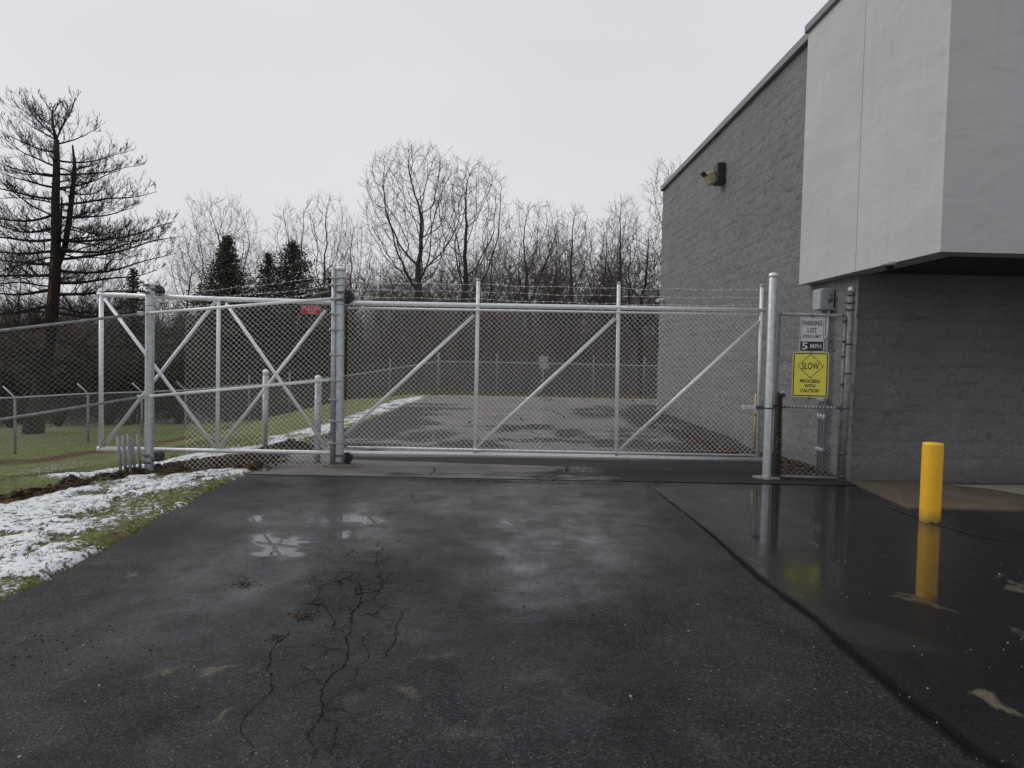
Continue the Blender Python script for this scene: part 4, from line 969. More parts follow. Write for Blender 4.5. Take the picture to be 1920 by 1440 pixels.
for k in range(len(tops) - 1):
    a, c = tops[k], tops[k + 1]; a0, c0 = bots[k], bots[k + 1]; L = (Vector((c.x, c.y, 0)) - Vector((a.x, a.y, 0))).length
    diag_mesh(b, lambda u, z, o: Vector((a.x + (c.x - a.x) * u / L, a.y + (c.y - a.y) * u / L - .03, z)), 0, L, lambda u: a0.z + (c0.z - a0.z) * u / L, lambda u: a.z + (c.z - a.z) * u / L + .04, .072, .0021)
b.build('chain_link_mesh', FARW, root)
q = at(1018, 740, 32.6)
fs_ = thing('lot_sign', (q.x, 32.6, float(tz(q.x, 32.6))), 'two small pale square signs on a thin pole at the far end of the lot', 'sign')
b = MB(); b.tube([(q.x, 32.6, -.6), at(1019, 668, 32.6)], .03, 8); b.build('pole', OLDG, fs_)
SGP = mat('faded_sign_face', (.36, .36, .36), .5); t = NT(SGP); t.link(t.mix(t.ramp(t.noise(t.pos(), 16, 2, .5), [(.45, 0.0), (.55, .6)]), (.38, .38, .38), (.16, .16, .16)), t.b.inputs['Base Color'])
b = MB(); b.box(at(1019, 673, 32.55), (.43, .02, .26)); b.build('sign_plate', SGP, fs_); b = MB(); b.box(at(1020, 685.5, 32.55), (.43, .02, .28)); b.build('sign_plate', SGP, fs_)

# ================================================================== TREES
def rnd_perp(d, rng):
    v = Vector((rng.gauss(0, 1), rng.gauss(0, 1), rng.gauss(0, 1))); v = v - d * v.dot(d)
    return v.normalized() if v.length > 1e-6 else d.orthogonal()
def branch(T, Cw, p, d, L, r, lv, mx, rng, q):
    n = (7, 6, 5, 4, 3, 3)[min(lv, 5)]; pts = [p.copy()]; rr = [r]; step = L / n; dirs = [d.copy()]
    end = r * (.42 if lv < mx else .45); wob = q['wob'] * (1.0 if lv else .35)
    for i in range(n):
        d = (d + rnd_perp(d, rng) * rng.uniform(0, wob) + Vector((0, 0, q['up'] * (1 if lv else .2)))).normalized()
        p = p + d * step; pts.append(p.copy()); dirs.append(d.copy()); rr.append(max(q['rmin'], r + (end - r) * (i + 1) / n))
    (T if lv <= q['tl'] else Cw).tube(pts, rr, (9, 6, 4, 3, 3, 3)[min(lv, 5)], cap=(lv == 0))
    if lv >= mx: return
    nc = q['nc'][lv]
    for k in range(nc):
        t = q['t0'][lv] + (1 - q['t0'][lv]) * (k + rng.random() * .8) / nc; t = min(t, .98); f = t * n; i = min(n - 1, int(f))
        c = pts[i].lerp(pts[i + 1], f - i); dd = dirs[i + 1]
        if lv == 0:
            az = k * 2.4 + rng.uniform(-.5, .5); a_ = dd.orthogonal().normalized(); side = (a_ * math.cos(az) + dd.cross(a_) * math.sin(az))
        else: side = rnd_perp(dd, rng)
        an = R(rng.uniform(*q['ang'][min(lv, len(q['ang']) - 1)]))
        nd = (dd * math.cos(an) + side * math.sin(an)).normalized()
        rc = min(rr[i] * .72, r * .62) * rng.uniform(.65, 1); lc = L * q['lr'][lv] * rng.uniform(.65, 1.1) * (1 - .45 * t if lv == 0 else 1 - .25 * t)
        branch(T, Cw, c, nd, lc, max(rc, q['rmin']), lv + 1, mx, rng, q)
    # the leader goes on as a finer shoot
    if lv > 0 or q.get('lead', 1): branch(T, Cw, pts[-1], dirs[-1], L * .34, rr[-1], lv + 1, mx, rng, q)
QOPEN = dict(wob=.32, up=.10, rmin=.0085, tl=1, nc=[8, 6, 6, 5, 3], t0=[.18, .22, .2, .2, .2], ang=[(22, 48), (25, 50), (25, 55), (25, 60), (25, 60)], lr=[.62, .52, .50, .50, .5])
def bare_tree(name, base, H, seed, label, q=QOPEN, r=None, lean=(0, 0, 0), mx=4, bark=BARK, twig=TWIG, group='bare trees beyond the boundary fence', stems=None):
    rng = random.Random(seed); T = MB(); Cw = MB(); base = Vector(base); r = r or H * .016
    if stems:
        for (dx, dy, dz, L, rs) in stems: branch(T, Cw, base - Vector((0, 0, .3)), Vector((dx, dy, dz)).normalized(), L, rs, 0, mx, rng, q)
    else: branch(T, Cw, base - Vector((0, 0, .3)), (Vector((0, 0, 1)) + Vector(lean)).normalized(), H * .62, r, 0, mx, rng, q)
    root = thing(name, base, label, 'tree', group)
    T.build('trunk', bark, root); Cw.build('crown', twig, root)
    return root
def tb(px, py, D, z=None):          # foot of a tree: below this pixel column at distance D
    p = at(px, py, D); return Vector((p.x, D, float(tz(p.x, D))))
def H_of(px, top, D): return at(px, top, D).z - float(tz(at(px, top, D).x, D))
def copy_tree(src, loc, sc, rz, label):
    r = src.copy(); COL.objects.link(r); r.location = loc; r.scale = (sc, sc, sc); r.rotation_euler = (0, 0, rz); r['label'] = label
    for ch in src.children:
        c = ch.copy(); COL.objects.link(c); c.parent = r
    return r

# --- the two tall open trees in the middle: low forks, fan shaped crowns
QF = dict(QOPEN, up=.045, wob=.24, nc=[7, 6, 6, 4, 3], t0=[.22, .15, .15, .2, .2], ang=[(16, 36), (20, 42), (22, 50), (28, 60), (30, 60)], lr=[.60, .62, .58, .52, .5], rmin=.0058, tl=1)
def grow_nodes(start, att, step, kill, rs, up, itmax=140):
    """space colonisation: limbs reach for scattered points of the crown's volume"""
    N = [np.array(p) for p in start]; par = list(range(-1, len(start) - 1)); P = np.array(N)
    d2 = ((att[:, None, :] - P[None]) ** 2).sum(-1); near = d2.argmin(1); nd = d2.min(1); alive = np.ones(len(att), bool)
    seen = set()
    for it in range(itmax):
        idx = np.where(alive)[0]
        if len(idx) == 0: break
        ids = near[idx]; vec = att[idx] - np.array(N)[ids]; vec /= np.linalg.norm(vec, axis=1)[:, None] + 1e-9
        un, inv = np.unique(ids, return_inverse=True); acc = np.zeros((len(un), 3)); np.add.at(acc, inv, vec)
        new = []
        for k, u in enumerate(un):
            d = acc[k] / (np.linalg.norm(acc[k]) + 1e-9); pd = N[u] - N[par[u]] if par[u] >= 0 else np.array((0, 0, 1.0)); pd = pd / (np.linalg.norm(pd) + 1e-9)
            d = d + pd * .34 + np.array((0, 0, up)) + rs.normal(0, .21, 3); d /= np.linalg.norm(d); q = N[u] + d * step
            key = (u, round(q[0], 1), round(q[1], 1), round(q[2], 1))
            if key in seen: continue
            seen.add(key); new.append(q); par.append(int(u))
        if not new: break
        base_i = len(N); N += new; Q = np.array(new); dd = ((att[idx][:, None, :] - Q[None]) ** 2).sum(-1); m_ = dd.min(1); am = dd.argmin(1)
        better = m_ < nd[idx]; near[idx[better]] = am[better] + base_i; nd[idx[better]] = m_[better]
        alive[idx[nd[idx] < kill * kill]] = False
    return np.array(N), par
def fan_tree(px, D, top, seed, label, x0=None, x1=None, bot=560, fork=3.0, r=.22, n=1100, up=.05, step=.27, bark=BARK, twig=TWIG, lean=0.0, tipn=3, yd=.8, shoot=.55):
    rng = random.Random(seed); rs = np.random.RandomState(seed); base = tb(px, 740, D)
    L_, R_ = at(x0, 500, D).x, at(x1, 500, D).x; zt = at(px, top, D).z; zb = at(px, bot, D).z; cx = (L_ + R_) / 2; hw = (R_ - L_) / 2 * 1.14; hh = (zt - zb); zc = zb + hh * .50
    pts = []
    while len(pts) < n:
        v = rs.uniform(-1, 1, 3)
        if v @ v > 1 or rs.rand() > .35 + .65 * (v @ v) ** .5: continue
        wz = .72 + .28 * (v[2] + 1) / 2
        pts.append((cx + v[0] * hw * wz * (1 if v[2] > -.5 else .9), D + v[1] * hw * yd, zc + v[2] * hh * .50 * .97))
    st = [np.array((base.x, base.y, base.z - .4))]; zf = base.z + fork; z = base.z - .4
    while z < zf: z += .35; st.append(np.array((base.x + lean * (z - base.z) + .04 * math.sin(z * 1.3 + seed), base.y, z)))
    N, par = grow_nodes(st, np.array(pts), step, step * 1.15, rs, up)
    m_ = len(N); kids = [[] for _ in range(m_)]
    for i in range(m_):
        if par[i] >= 0: kids[par[i]].append(i)
    rad = np.zeros(m_); e = 2.15; tipr = .0085
    for i in range(m_ - 1, -1, -1): rad[i] = tipr if not kids[i] else max(tipr, sum(rad[k] ** e for k in kids[i]) ** (1 / e))
    sc = r / rad[0]; rad = np.where(rad > .02, rad * (1 + (sc - 1) * np.clip((rad - .02) / (rad[0] - .02), 0, 1)), rad)
    T = MB(); Cw = MB(); stack = [(0, None)]
    while stack:
        i, pr = stack.pop(); ch = ([pr] if pr is not None else []) + [i]
        while kids[ch[-1]]:
            ks = sorted(kids[ch[-1]], key=lambda k: -rad[k])
            for k in ks[1:]: stack.append((k, ch[-1]))
            ch.append(ks[0])
        P_ = [Vector(N[k]) for k in ch]; rr = [float(rad[k]) for k in ch]
        if pr is not None: rr[0] = rr[1]
        for k in range(1, len(P_) - 1): P_[k] = P_[k] * .6 + (P_[k - 1] + P_[k + 1]) * .2
        big = rr[0] > .035
        (T if big else Cw).tube(P_, rr, 8 if rr[0] > .09 else (5 if big else 3), cap=False)
        # fine shoots along the thin part
        for k in range(1, len(P_)):
            if rr[k] < .022:
                d = (P_[k] - P_[k - 1]).normalized()
                for j in range(tipn if k == len(P_) - 1 else rng.choice((0, 1, 1))):
                    v = (d * rng.uniform(.5, 1.3) + Vector((rng.gauss(0, .5), rng.gauss(0, .5), rng.uniform(.0, .9)))).normalized(); L = shoot * rng.uniform(.5, 1.4)
                    p1 = P_[k] + v * L * .5 + Vector((rng.gauss(0, .03), rng.gauss(0, .03), .02)); p2 = p1 + (v + Vector((rng.gauss(0, .25), rng.gauss(0, .25), .25))).normalized() * L * .5
                    Cw.tube([P_[k], p1, p2], [.0062, .0052, .004], 3, cap=False)
                    if rng.random() < .5: v2 = (v + Vector((rng.gauss(0, .6), rng.gauss(0, .6), .3))).normalized(); Cw.tube([p1, p1 + v2 * L * .4], [.005, .004], 3, cap=False)
    root = thing('bare_tree', base, label, 'tree', 'bare trees beyond the boundary fence')
    T.build('trunk', bark, root); Cw.build('crown', twig, root); return root
fan_tree(790, 41, 266, 11, 'tallest bare tree, wide fan crown forking low, left of the middle pair', 672, 880, 545, 4.6, .24, 1900)
fan_tree(858, 43, 290, 23, 'tall bare tree just right of the tallest one, crown leaning right', 805, 958, 560, 4.6, .22, 1300, lean=.05)
t3 = fan_tree(992, 46, 370, 31, 'rounded bare tree right of the tall pair, with a dense twiggy top', 925, 1058, 575, 4.0, .19, 1000)
t4 = fan_tree(1068, 50, 385, 37, 'slim bare tree between the rounded one and the tangled wood edge', 1030, 1112, 560, 5.0, .15, 600, up=.25)
t5 = fan_tree(425, 47, 366, 41, 'thin bare multi stemmed tree rising behind the pointed spruce', 335, 492, 600, 2.6, .15, 800, up=.2, shoot=.8)
t6 = fan_tree(596, 46, 360, 43, 'bare tree with pale brown twigs left of the tall gate post', 545, 668, 600, 3.5, .16, 850, up=.2, twig=TWIGR)
t7 = fan_tree(538, 44, 378, 47, 'narrow dark bare tree standing among the ragged evergreens', 506, 566, 580, 8.0, .13, 420, up=.05, twig=TWIGD, bark=BARKD)
t8 = fan_tree(1240, 37, 300, 53, 'bare tree whose top shows above the far corner of the block building', 1208, 1290, 470, 8.5, .15, 420, up=.2)
t9 = fan_tree(1200, 36, 400, 59, 'leaning bare tree with dark crooked limbs close to the block wall', 1120, 1275, 640, 2.5, .15, 800, up=.02, twig=TWIGD, bark=BARKD)
spots = [(t3, 1118, 52, .95, 3.4, 'bare tree with upright twigs behind the slim one, left of the crooked tree'), (t3, 925, 56, .85, 1.0, 'greyish bare tree filling the gap behind the tall pair'),
         (t4, 1160, 58, 1.12, .6, 'tall thin bare tree behind the crooked one near the wall'), (t6, 660, 55, .92, 2.0, 'faint bare tree behind the barbed wire just right of the tall gate post'),
         (t5, 500, 58, .8, 1.0, 'low spreading bare tree between the spruce and the ragged evergreens'), (t6, 715, 58, .72, 4.0, 'small bare tree under the left side of the tallest crown'),
         (t5, 350, 60, .85, 3.3, 'distant bare tree left of the pointed spruce'), (t3, 1030, 62, .95, 3.9, 'distant bare tree showing between the rounded and the slim tree'),
         (t6, 30, 42, .78, 1.1, 'dark bare tree at the left edge behind the big broken topped tree'), (t5, 190, 46, .70, 5.1, 'low bare tree behind the right side limbs of the broken topped tree'),
         (t3, -70, 50, .85, 5.5, 'bare tree at the far left behind the fence arms'), (t4, 275, 54, .60, 2.2, 'small bare tree behind the left gate post')]
for src, px, D, sc, rz, lab in spots: copy_tree(src, tb(px, 700, D), sc, rz, lab)

# --- the big dead conifer on the left: two leaders, tiers of long level limbs
def big_tree():
    rng = random.Random(77); D = 27.5; T = MB(); Cw = MB(); base = tb(62, 800, D)
    P = lambda px, py, dy=0.0: at(px, py, D + dy)
    tr = [(62, 812, .46), (70, 760, .36), (80, 700, .30), (92, 640, .27), (99, 580, .25), (103, 520, .24), (105, 450, .20), (104, 380, .175), (106, 320, .15), (106, 262, .11)]
    tr = [(a, b_, c * .84) for a, b_, c in tr]; main = [P(a, b_) for a, b_, c in tr]; T.tube(main, [c for a, b_, c in tr], 14)
    tip = [P(106, 262), P(99, 238), P(98, 208)]; T.tube(tip, [.06, .05, .03], 8)
    l2 = [P(107, 500), P(122, 462, .2), (P(130, 410, .3)), P(137, 350, .3), P(140, 310, .3), P(136, 272, .3)]; T.tube(l2, [.12, .11, .10, .085, .065, .03], 10)
    l3 = [P(108, 470), P(114, 420, -.2), P(116, 370, -.2)]; T.tube(l3, [.07, .05, .03], 7)
    def spray(c, d, L, r, lv):
        n = 10 if lv == 0 else 4; pts = [c]; rr = [r]; ds = []; p = c.copy(); d0 = d.copy()
        for i in range(n):
            t = i / n; curve = Vector((0, 0, (.16 * (t - .35) if lv == 0 else .14)))
            d = (d + rnd_perp(d, rng) * rng.uniform(0, .34 if lv == 0 else .42) + curve).normalized(); p = p + d * L / n
            pts.append(p.copy()); ds.append(d.copy()); rr.append(max(.0055, r * (1 - .85 * (i + 1) / n)))
        (T if lv == 0 else Cw).tube(pts, rr, 6 if lv == 0 else 3, cap=False)
        if lv >= 3: return
        m_ = (int(L * 5.2) + 5) if lv == 0 else (5 if lv == 1 else 2)
        for k in range(m_):
            t = rng.uniform(.10 if lv == 0 else .15, 1.0); i = min(n - 1, int(t * n)); c2 = pts[i].lerp(pts[i + 1], t * n - i); dd = ds[i]
            s_ = Vector((dd.y, -dd.x, 0)) * rng.choice((-1, 1)) * (.8 if lv == 0 else 1) + Vector((0, 0, rng.uniform(-.25, .75)))
            nd = (dd * rng.uniform(.5, 1.1) + s_.normalized() * rng.uniform(.5, 1.0)).normalized()
            spray(c2, nd, L * (.26 if lv == 0 else .5) * rng.uniform(.5, 1.2) * (1.15 - .55 * t) if lv == 0 else L * .5 * rng.uniform(.5, 1.1), max(.006, rr[i] * .42), lv + 1)
    def limb_at(y, stem): # point on the stem at pixel height y
        for a, c in zip(stem[:-1], stem[1:]):
            pass
        return None
    ys1 = [a[1] for a in tr]; 
    def on_main(py):
        px = float(np.interp(py, [r_[1] for r_ in reversed(tr)], [r_[0] for r_ in reversed(tr)])); return P(px, py), float(np.interp(py, [r_[1] for r_ in reversed(tr)], [r_[2] for r_ in reversed(tr)]))
    def guided(py, tx, ty, r=.04):
        c, rt = on_main(py); D2 = D + rng.uniform(-1.4, 1.4); e_ = at(tx, ty, D2); L = (e_ - c).length; n = 12; pts = [c]; sag = L * rng.uniform(.0, .09); ph = rng.uniform(0, 6)
        for i in range(1, n + 1):
            t = i / n; p = c.lerp(e_, t); p.z -= sag * math.sin(math.pi * t ** .8); p += Vector((math.sin(ph + t * 9), math.sin(ph * 2 + t * 7), math.sin(ph * 3 + t * 11))) * .05 * L * .25 * t; pts.append(p)
        rr = [max(.006, r * (1 - .86 * i / n)) for i in range(n + 1)]; T.tube(pts, rr, 6, cap=False)
        for k in range(int(L * 6.2) + 4):
            t = rng.uniform(.12, 1.0) * n; i = min(n - 1, int(t)); q_ = pts[i].lerp(pts[i + 1], t - i); dd = (pts[i + 1] - pts[i]).normalized()
            sd = Vector((dd.y, -dd.x, 0)) * rng.choice((-1, 1)) * rng.uniform(.2, 1) + Vector((0, 0, rng.uniform(-.3, 1.0)))
            nd = (dd * rng.uniform(.3, 1.1) + sd.normalized() * rng.uniform(.5, 1.0)).normalized(); tt = t / n
            spray(q_, nd, (.35 + .22 * L * (1 - tt) + .25) * rng.uniform(.4, 1.15), max(.0065, rr[i] * .42), 1)
    for py, tx, ty in ((258, 142, 188), (262, 128, 205), (270, 180, 243), (300, 240, 283), (326, 262, 310), (352, 225, 318), (385, 293, 362), (405, 250, 392), (450, 333, 415), (462, 300, 438), (486, 337, 440), (505, 328, 472), (530, 293, 508), (552, 300, 540), (585, 305, 580), (630, 290, 640), (668, 250, 700),
                       (256, 30, 177), (262, 22, 212), (262, 60, 200), (285, -10, 238), (312, 5, 262), (330, -35, 292), (352, -10, 320), (372, -50, 335), (400, -70, 395), (425, -40, 410), (448, -80, 428), (470, -60, 470), (492, -20, 480), (515, -80, 512), (540, -60, 545), (570, -75, 590), (610, -60, 632), (655, -30, 680)):
        guided(py, tx, ty, float(np.interp(py, [255, 400, 560, 700], [.034, .056, .068, .055])))
    k = 0
    for py in list(range(290, 700, 13)):
        c, r = on_main(py); az = (k % 2) * math.pi + math.pi / 2 + rng.uniform(-.8, .8); k += 1
        reach = float(np.interp(py, [255, 300, 360, 430, 500, 580, 700], [1.2, 1.8, 2.6, 3.8, 4.4, 4.4, 4.0])) * rng.uniform(.7, 1.05)
        spray(c, Vector((math.cos(az), math.sin(az), rng.uniform(-.1, .25))).normalized(), reach, .036, 0)
    for px, py, dx, L in ((98, 210, -.5, .8), (98, 212, .5, .8), (99, 235, -.9, 1.2), (100, 240, .9, 1.1), (98, 208, .1, .6)):
        spray(P(px, py), Vector((dx, rng.uniform(-.4, .4), .75)).normalized(), L, .025, 0)
    for py in range(318, 490, 22):
        px = float(np.interp(py, [272, 310, 350, 410, 462, 500], [136, 140, 137, 130, 122, 107])); az = rng.uniform(-1.4, 1.4)
        spray(P(px, py, .3), Vector((math.cos(az), math.sin(az), rng.uniform(.0, .25))).normalized(), float(np.interp(py, [318, 490], [1.3, 3.2])) * rng.uniform(.8, 1.1), .034, 0)
    root = thing('dead_conifer', base, 'big bare conifer with a broken second leader and long level limbs at the left', 'tree')
    T.build('trunk', BARKD, root); Cw.build('crown', TWIGD, root)
    b = MB()      # strips where the bark has peeled
    for (a, c, w_, n_) in (((98, 592), (101, 528), .12, 1), ((102, 520), (104, 478), .08, 2), ((88, 652), (91, 620), .10, 3)):
        A_, B_ = P(*a, -.0), P(*c, -.0); pts = []
        seg = 8; L_, R_ = [], []
        for i in range(seg + 1):
            q_ = A_.lerp(B_, i / seg); rr = float(np.interp(A_.lerp(B_, i / seg).z, [P(90, 660).z, P(104, 478).z], [.245, .20])); w2 = w_ * rng.uniform(.35, 1.3) * (.35 if i in (0, seg) else 1)
            for lst, an in ((L_, -w2 / rr), (R_, w2 / rr)): lst.append(q_ + Vector((math.sin(an) * rr, -math.cos(an) * (rr + .006), 0)))
        b.add(L_ + R_, [(i, seg + 1 + i, seg + 2 + i, i + 1) for i in range(seg)])
    build_each(b, 'peeled_bark', BARKR, root)
big_tree()

# --- evergreens
def evergreen(px, D, top, wpx, seed, label, bot=640, ragged=.25, dens=1.0, mat_=NEEDLE, cone=1.0):
    rng = random.Random(seed); base = tb(px, 740, D); H = H_of(px, top, D); Rb = wpx / FPX * D / 2; T = MB(); Cw = MB()
    T.tube([base - Vector((0, 0, .3)), base + Vector((0, 0, H * .5)), base + Vector((0, 0, H))], [.17, .10, .012], 8)
    nb = int(200 * dens)
    for k in range(nb):
        t = (k + rng.random()) / nb; z = H * (.10 + .90 * t); az = k * 2.399
        reach = Rb * ((1 - t) ** (1.12 * cone)) * rng.uniform(1 - ragged, 1 + ragged) + .06
        d = Vector((math.cos(az), math.sin(az), rng.uniform(-.25, .12) + .35 * t)); d.normalize(); c = base + Vector((0, 0, z)); e = c + d * reach
        T.tube([c, e], [.022, .006], 3, cap=False)
        ns = int(16 + 26 * reach)
        for j in range(ns):
            u = rng.uniform(.15, 1.03); p = c.lerp(e, u) + Vector((rng.gauss(0, 1), rng.gauss(0, 1), rng.gauss(-.1, .7))) * (.11 + .10 * reach * (1 - u * .6))
            a = (d * rng.uniform(.2, 1) + Vector((rng.gauss(0, .8), rng.gauss(0, .8), rng.gauss(-.1, .5)))).normalized(); s_ = a.cross(Vector((rng.gauss(0, 1), rng.gauss(0, 1), rng.gauss(0, 1)))).normalized(); L = rng.uniform(.10, .24); w_ = rng.uniform(.02, .05)
            Cw.add([p - a * L * .5, p + s_ * w_, p + a * L * .5, p - s_ * w_], [(0, 1, 2, 3)])
    root = thing('evergreen_tree', base, label, 'tree', 'evergreens beyond the boundary fence'); T.build('trunk', BARKD, root); Cw.build('crown', mat_, root); return root
evergreen(424, 38, 444, 320, 5, 'pointed dark green spruce behind the left end of the fence', dens=2.4, cone=1.0)
evergreen(548, 39, 455, 270, 6, 'ragged evergreen right of the pointed spruce', ragged=.45, dens=1.7, cone=.72)
evergreen(501, 40, 474, 170, 7, 'small narrow evergreen between the spruce and the ragged evergreen', ragged=.5, dens=1.0, cone=.75)
evergreen(620, 41, 508, 180, 8, 'low ragged evergreen behind the tall gate post', ragged=.55, dens=.8)
evergreen(250, 42, 505, 190, 9, 'broad dark evergreen behind the left gate post and the big bare conifer', ragged=.5, dens=1.0)

def shrub(px, D, top, wpx, seed, label, m_=SHRUB, n=9000):
    rng = random.Random(seed); base = tb(px, 740, D); H = H_of(px, top, D); W = wpx / FPX * D / 2; T = MB(); Cw = MB()
    for k in range(26):
        az = rng.random() * 6.28; d = Vector((math.cos(az) * .8 * W / H, math.sin(az) * .6, 1)); T.tube([base - Vector((0, 0, .2)), base + d * H * .4, base + d * H * rng.uniform(.6, .95)], [.04, .025, .01], 4, cap=False)
    lobes = [(rng.uniform(-.8, .8) * W, rng.uniform(-.7, .7) * min(W, 2), rng.uniform(.3, .78) * H, rng.uniform(.25, .45)) for _ in range(14)]
    for k in range(n):
        lx, ly, lz, lr = rng.choice(lobes); v = Vector((rng.gauss(0, 1), rng.gauss(0, 1), rng.gauss(0, 1))).normalized() * (rng.random() ** .4)
        p = base + Vector((lx + v.x * lr * W, ly + v.y * lr * 2, max(.05, lz + v.z * lr * H * .7)))
        a = Vector((rng.gauss(0, 1), rng.gauss(0, 1), rng.gauss(0, 1))).normalized(); s_ = a.orthogonal().normalized(); L = rng.uniform(.05, .11)
        Cw.add([p - a * L, p + s_ * L * .5, p + a * L, p - s_ * L * .5], [(0, 1, 2, 3)])
    root = thing('shrub', base, label, 'shrub', 'dark shrubs on the wooded bank'); T.build('stems', BARKD, root); Cw.build('foliage', m_, root)
shrub(205, 35, 650, 170, 1, 'long mossy green shrub mass behind the left end of the gate')
shrub(335, 35, 668, 110, 2, 'rounded dark shrub just right of the left gate post')
shrub(110, 37, 668, 120, 3, 'dark shrub at the foot of the big bare conifer')
shrub(20, 37, 690, 120, 4, 'low dark shrub at the left edge above the fence arms')

# --- brush and wood edge: nobody could count it
def twig_stem(mb, base, H, lean, rng, r=.014, tw=7, mi=0):
    n = 5; pts = [base]; d = (Vector((0, 0, 1)) + lean).normalized(); p = base.copy()
    for i in range(n):
        d = (d + Vector((rng.gauss(0, .14), rng.gauss(0, .14), .02))).normalized(); p = p + d * H / n; pts.append(p.copy())
    mb.tube(pts, [r * (1 - .15 * i) for i in range(n + 1)], 3, mi, cap=False)
    for k in range(tw):
        t = rng.uniform(.2, 1) * n; i = min(n - 1, int(t)); c = pts[i].lerp(pts[i + 1], t - i)
        v = Vector((rng.gauss(0, .6), rng.gauss(0, .6), rng.uniform(.2, 1))).normalized(); L = H * rng.uniform(.12, .30)
        e = c + v * L; m2 = c.lerp(e, .5) + Vector((rng.gauss(0, .05), rng.gauss(0, .05), rng.gauss(0, .05))) * L
        mb.tube([c, m2, e], [r * .55, r * .45, r * .3], 3, mi, cap=False)
        if H > 3:
            for j in range(3):
                s_ = c.lerp(e, rng.uniform(.3, .95)); v2 = (v + Vector((rng.gauss(0, .7), rng.gauss(0, .7), rng.gauss(.1, .5)))).normalized()
                mb.tube([s_, s_ + v2 * L * rng.uniform(.25, .6)], [r * .35, r * .25], 3, mi, cap=False)
rng = random.Random(99); b = MB()
for k in range(3600):
    u = rng.random(); D = 36.5 + 22 * rng.random() ** 1.3; px = rng.uniform(-120, 1300)
    p = at(px, 700, D); zt = float(tz(p.x, D))
    if px < 330 and D < 39: D += 5; p = at(px, 700, D); zt = float(tz(p.x, D))
    h = rng.uniform(1.2, 3.6) + (rng.random() < .35) * rng.uniform(.5, 2.6)
    twig_stem(b, Vector((p.x, D, zt - .1)), h, Vector((rng.gauss(0, .2), rng.gauss(0, .2), 0)), rng, rng.uniform(.010, .020), 7, rng.choice((0, 0, 1, 2)))
struct(b.build('brush_thicket', [TWIG, TWIGD, TWIGR]), 'stuff')
b = MB()
for k in range(2600):
    D = 60 + 34 * rng.random(); px = rng.uniform(-200, 1330); p = at(px, 700, D); zt = float(tz(p.x, D))
    twig_stem(b, Vector((p.x, D, zt - .1)), rng.uniform(1.8, 3.6), Vector((rng.gauss(0, .2), rng.gauss(0, .2), 0)), rng, rng.uniform(.02, .04), 7, rng.choice((0, 1, 1, 2)))
for k in range(1500):
    D = 52 + 34 * rng.random(); px = rng.uniform(-200, 1330); p = at(px, 700, D); zt = float(tz(p.x, D))
    h = rng.uniform(4.0, 8.6) * (1 if px > 620 else .72) * (1.12 if px > 900 else 1)
    twig_stem(b, Vector((p.x, D, zt - .1)), h, Vector((rng.gauss(0, .08), rng.gauss(0, .08), 0)), rng, rng.uniform(.018, .042), 18, rng.choice((0, 0, 1, 2)))
struct(b.build('distant_woods', [TWIG, TWIGD, TWIGR]), 'stuff')

# ================================================================== SMALL GROUND THINGS
SN_ = lambda x, y: [float(v[0]) for v in ground_masks(np.array([x]), np.array([y]))]
rng = random.Random(5)
# grass blades of the verge
N = 90000; r_ = np.random.RandomState(3)
GX = r_.uniform(-9.5, -3.0, N); GY = r_.uniform(3.0, 15, N); e = edge_x(GY); sn, di, le, wo = ground_masks(GX, GY)
clump = fbm(GX * 5, GY * 5, 3, 88)
keep = (GX < e + .03) & (r_.rand(N) < np.clip(.85 - sn * 1.0, .03, .6) * np.clip(clump * 1.9 - .35, .05, 1)) & (r_.rand(N) > di * .95)
GX, GY = GX[keep], GY[keep]; GZ = ground_z(GX, GY)
GZ = np.where(GZ < -.08, tz(GX, GY) - .01, GZ)
b = MB(); vv, fc = [], []
for x, y, z in zip(GX, GY, GZ):
    a = rng.random() * 6.28; h = rng.uniform(.018, .05) * (1.3 if rng.random() < .1 else 1); w_ = rng.uniform(.0018, .0035) * (1 + y * .12); lx, ly = rng.gauss(0, .6) * h, rng.gauss(0, .6) * h
    o = len(vv); vv += [(x - math.cos(a) * w_, y - math.sin(a) * w_, z - .006), (x + math.cos(a) * w_, y + math.sin(a) * w_, z - .006), (x + lx, y + ly, z + h)]; fc.append((o, o + 1, o + 2))
b.v, b.f, b.mi, b.sm = vv, fc, [rng.choice((0, 0, 1, 2)) for _ in fc], [False] * len(fc)
struct(b.build('verge_grass', [mat('grass_green', (.10, .115, .04), .8, 0, .2), mat('grass_olive', (.17, .17, .055), .8, 0, .2), mat('grass_straw', (.20, .15, .075), .85, 0, .2)]), 'stuff')
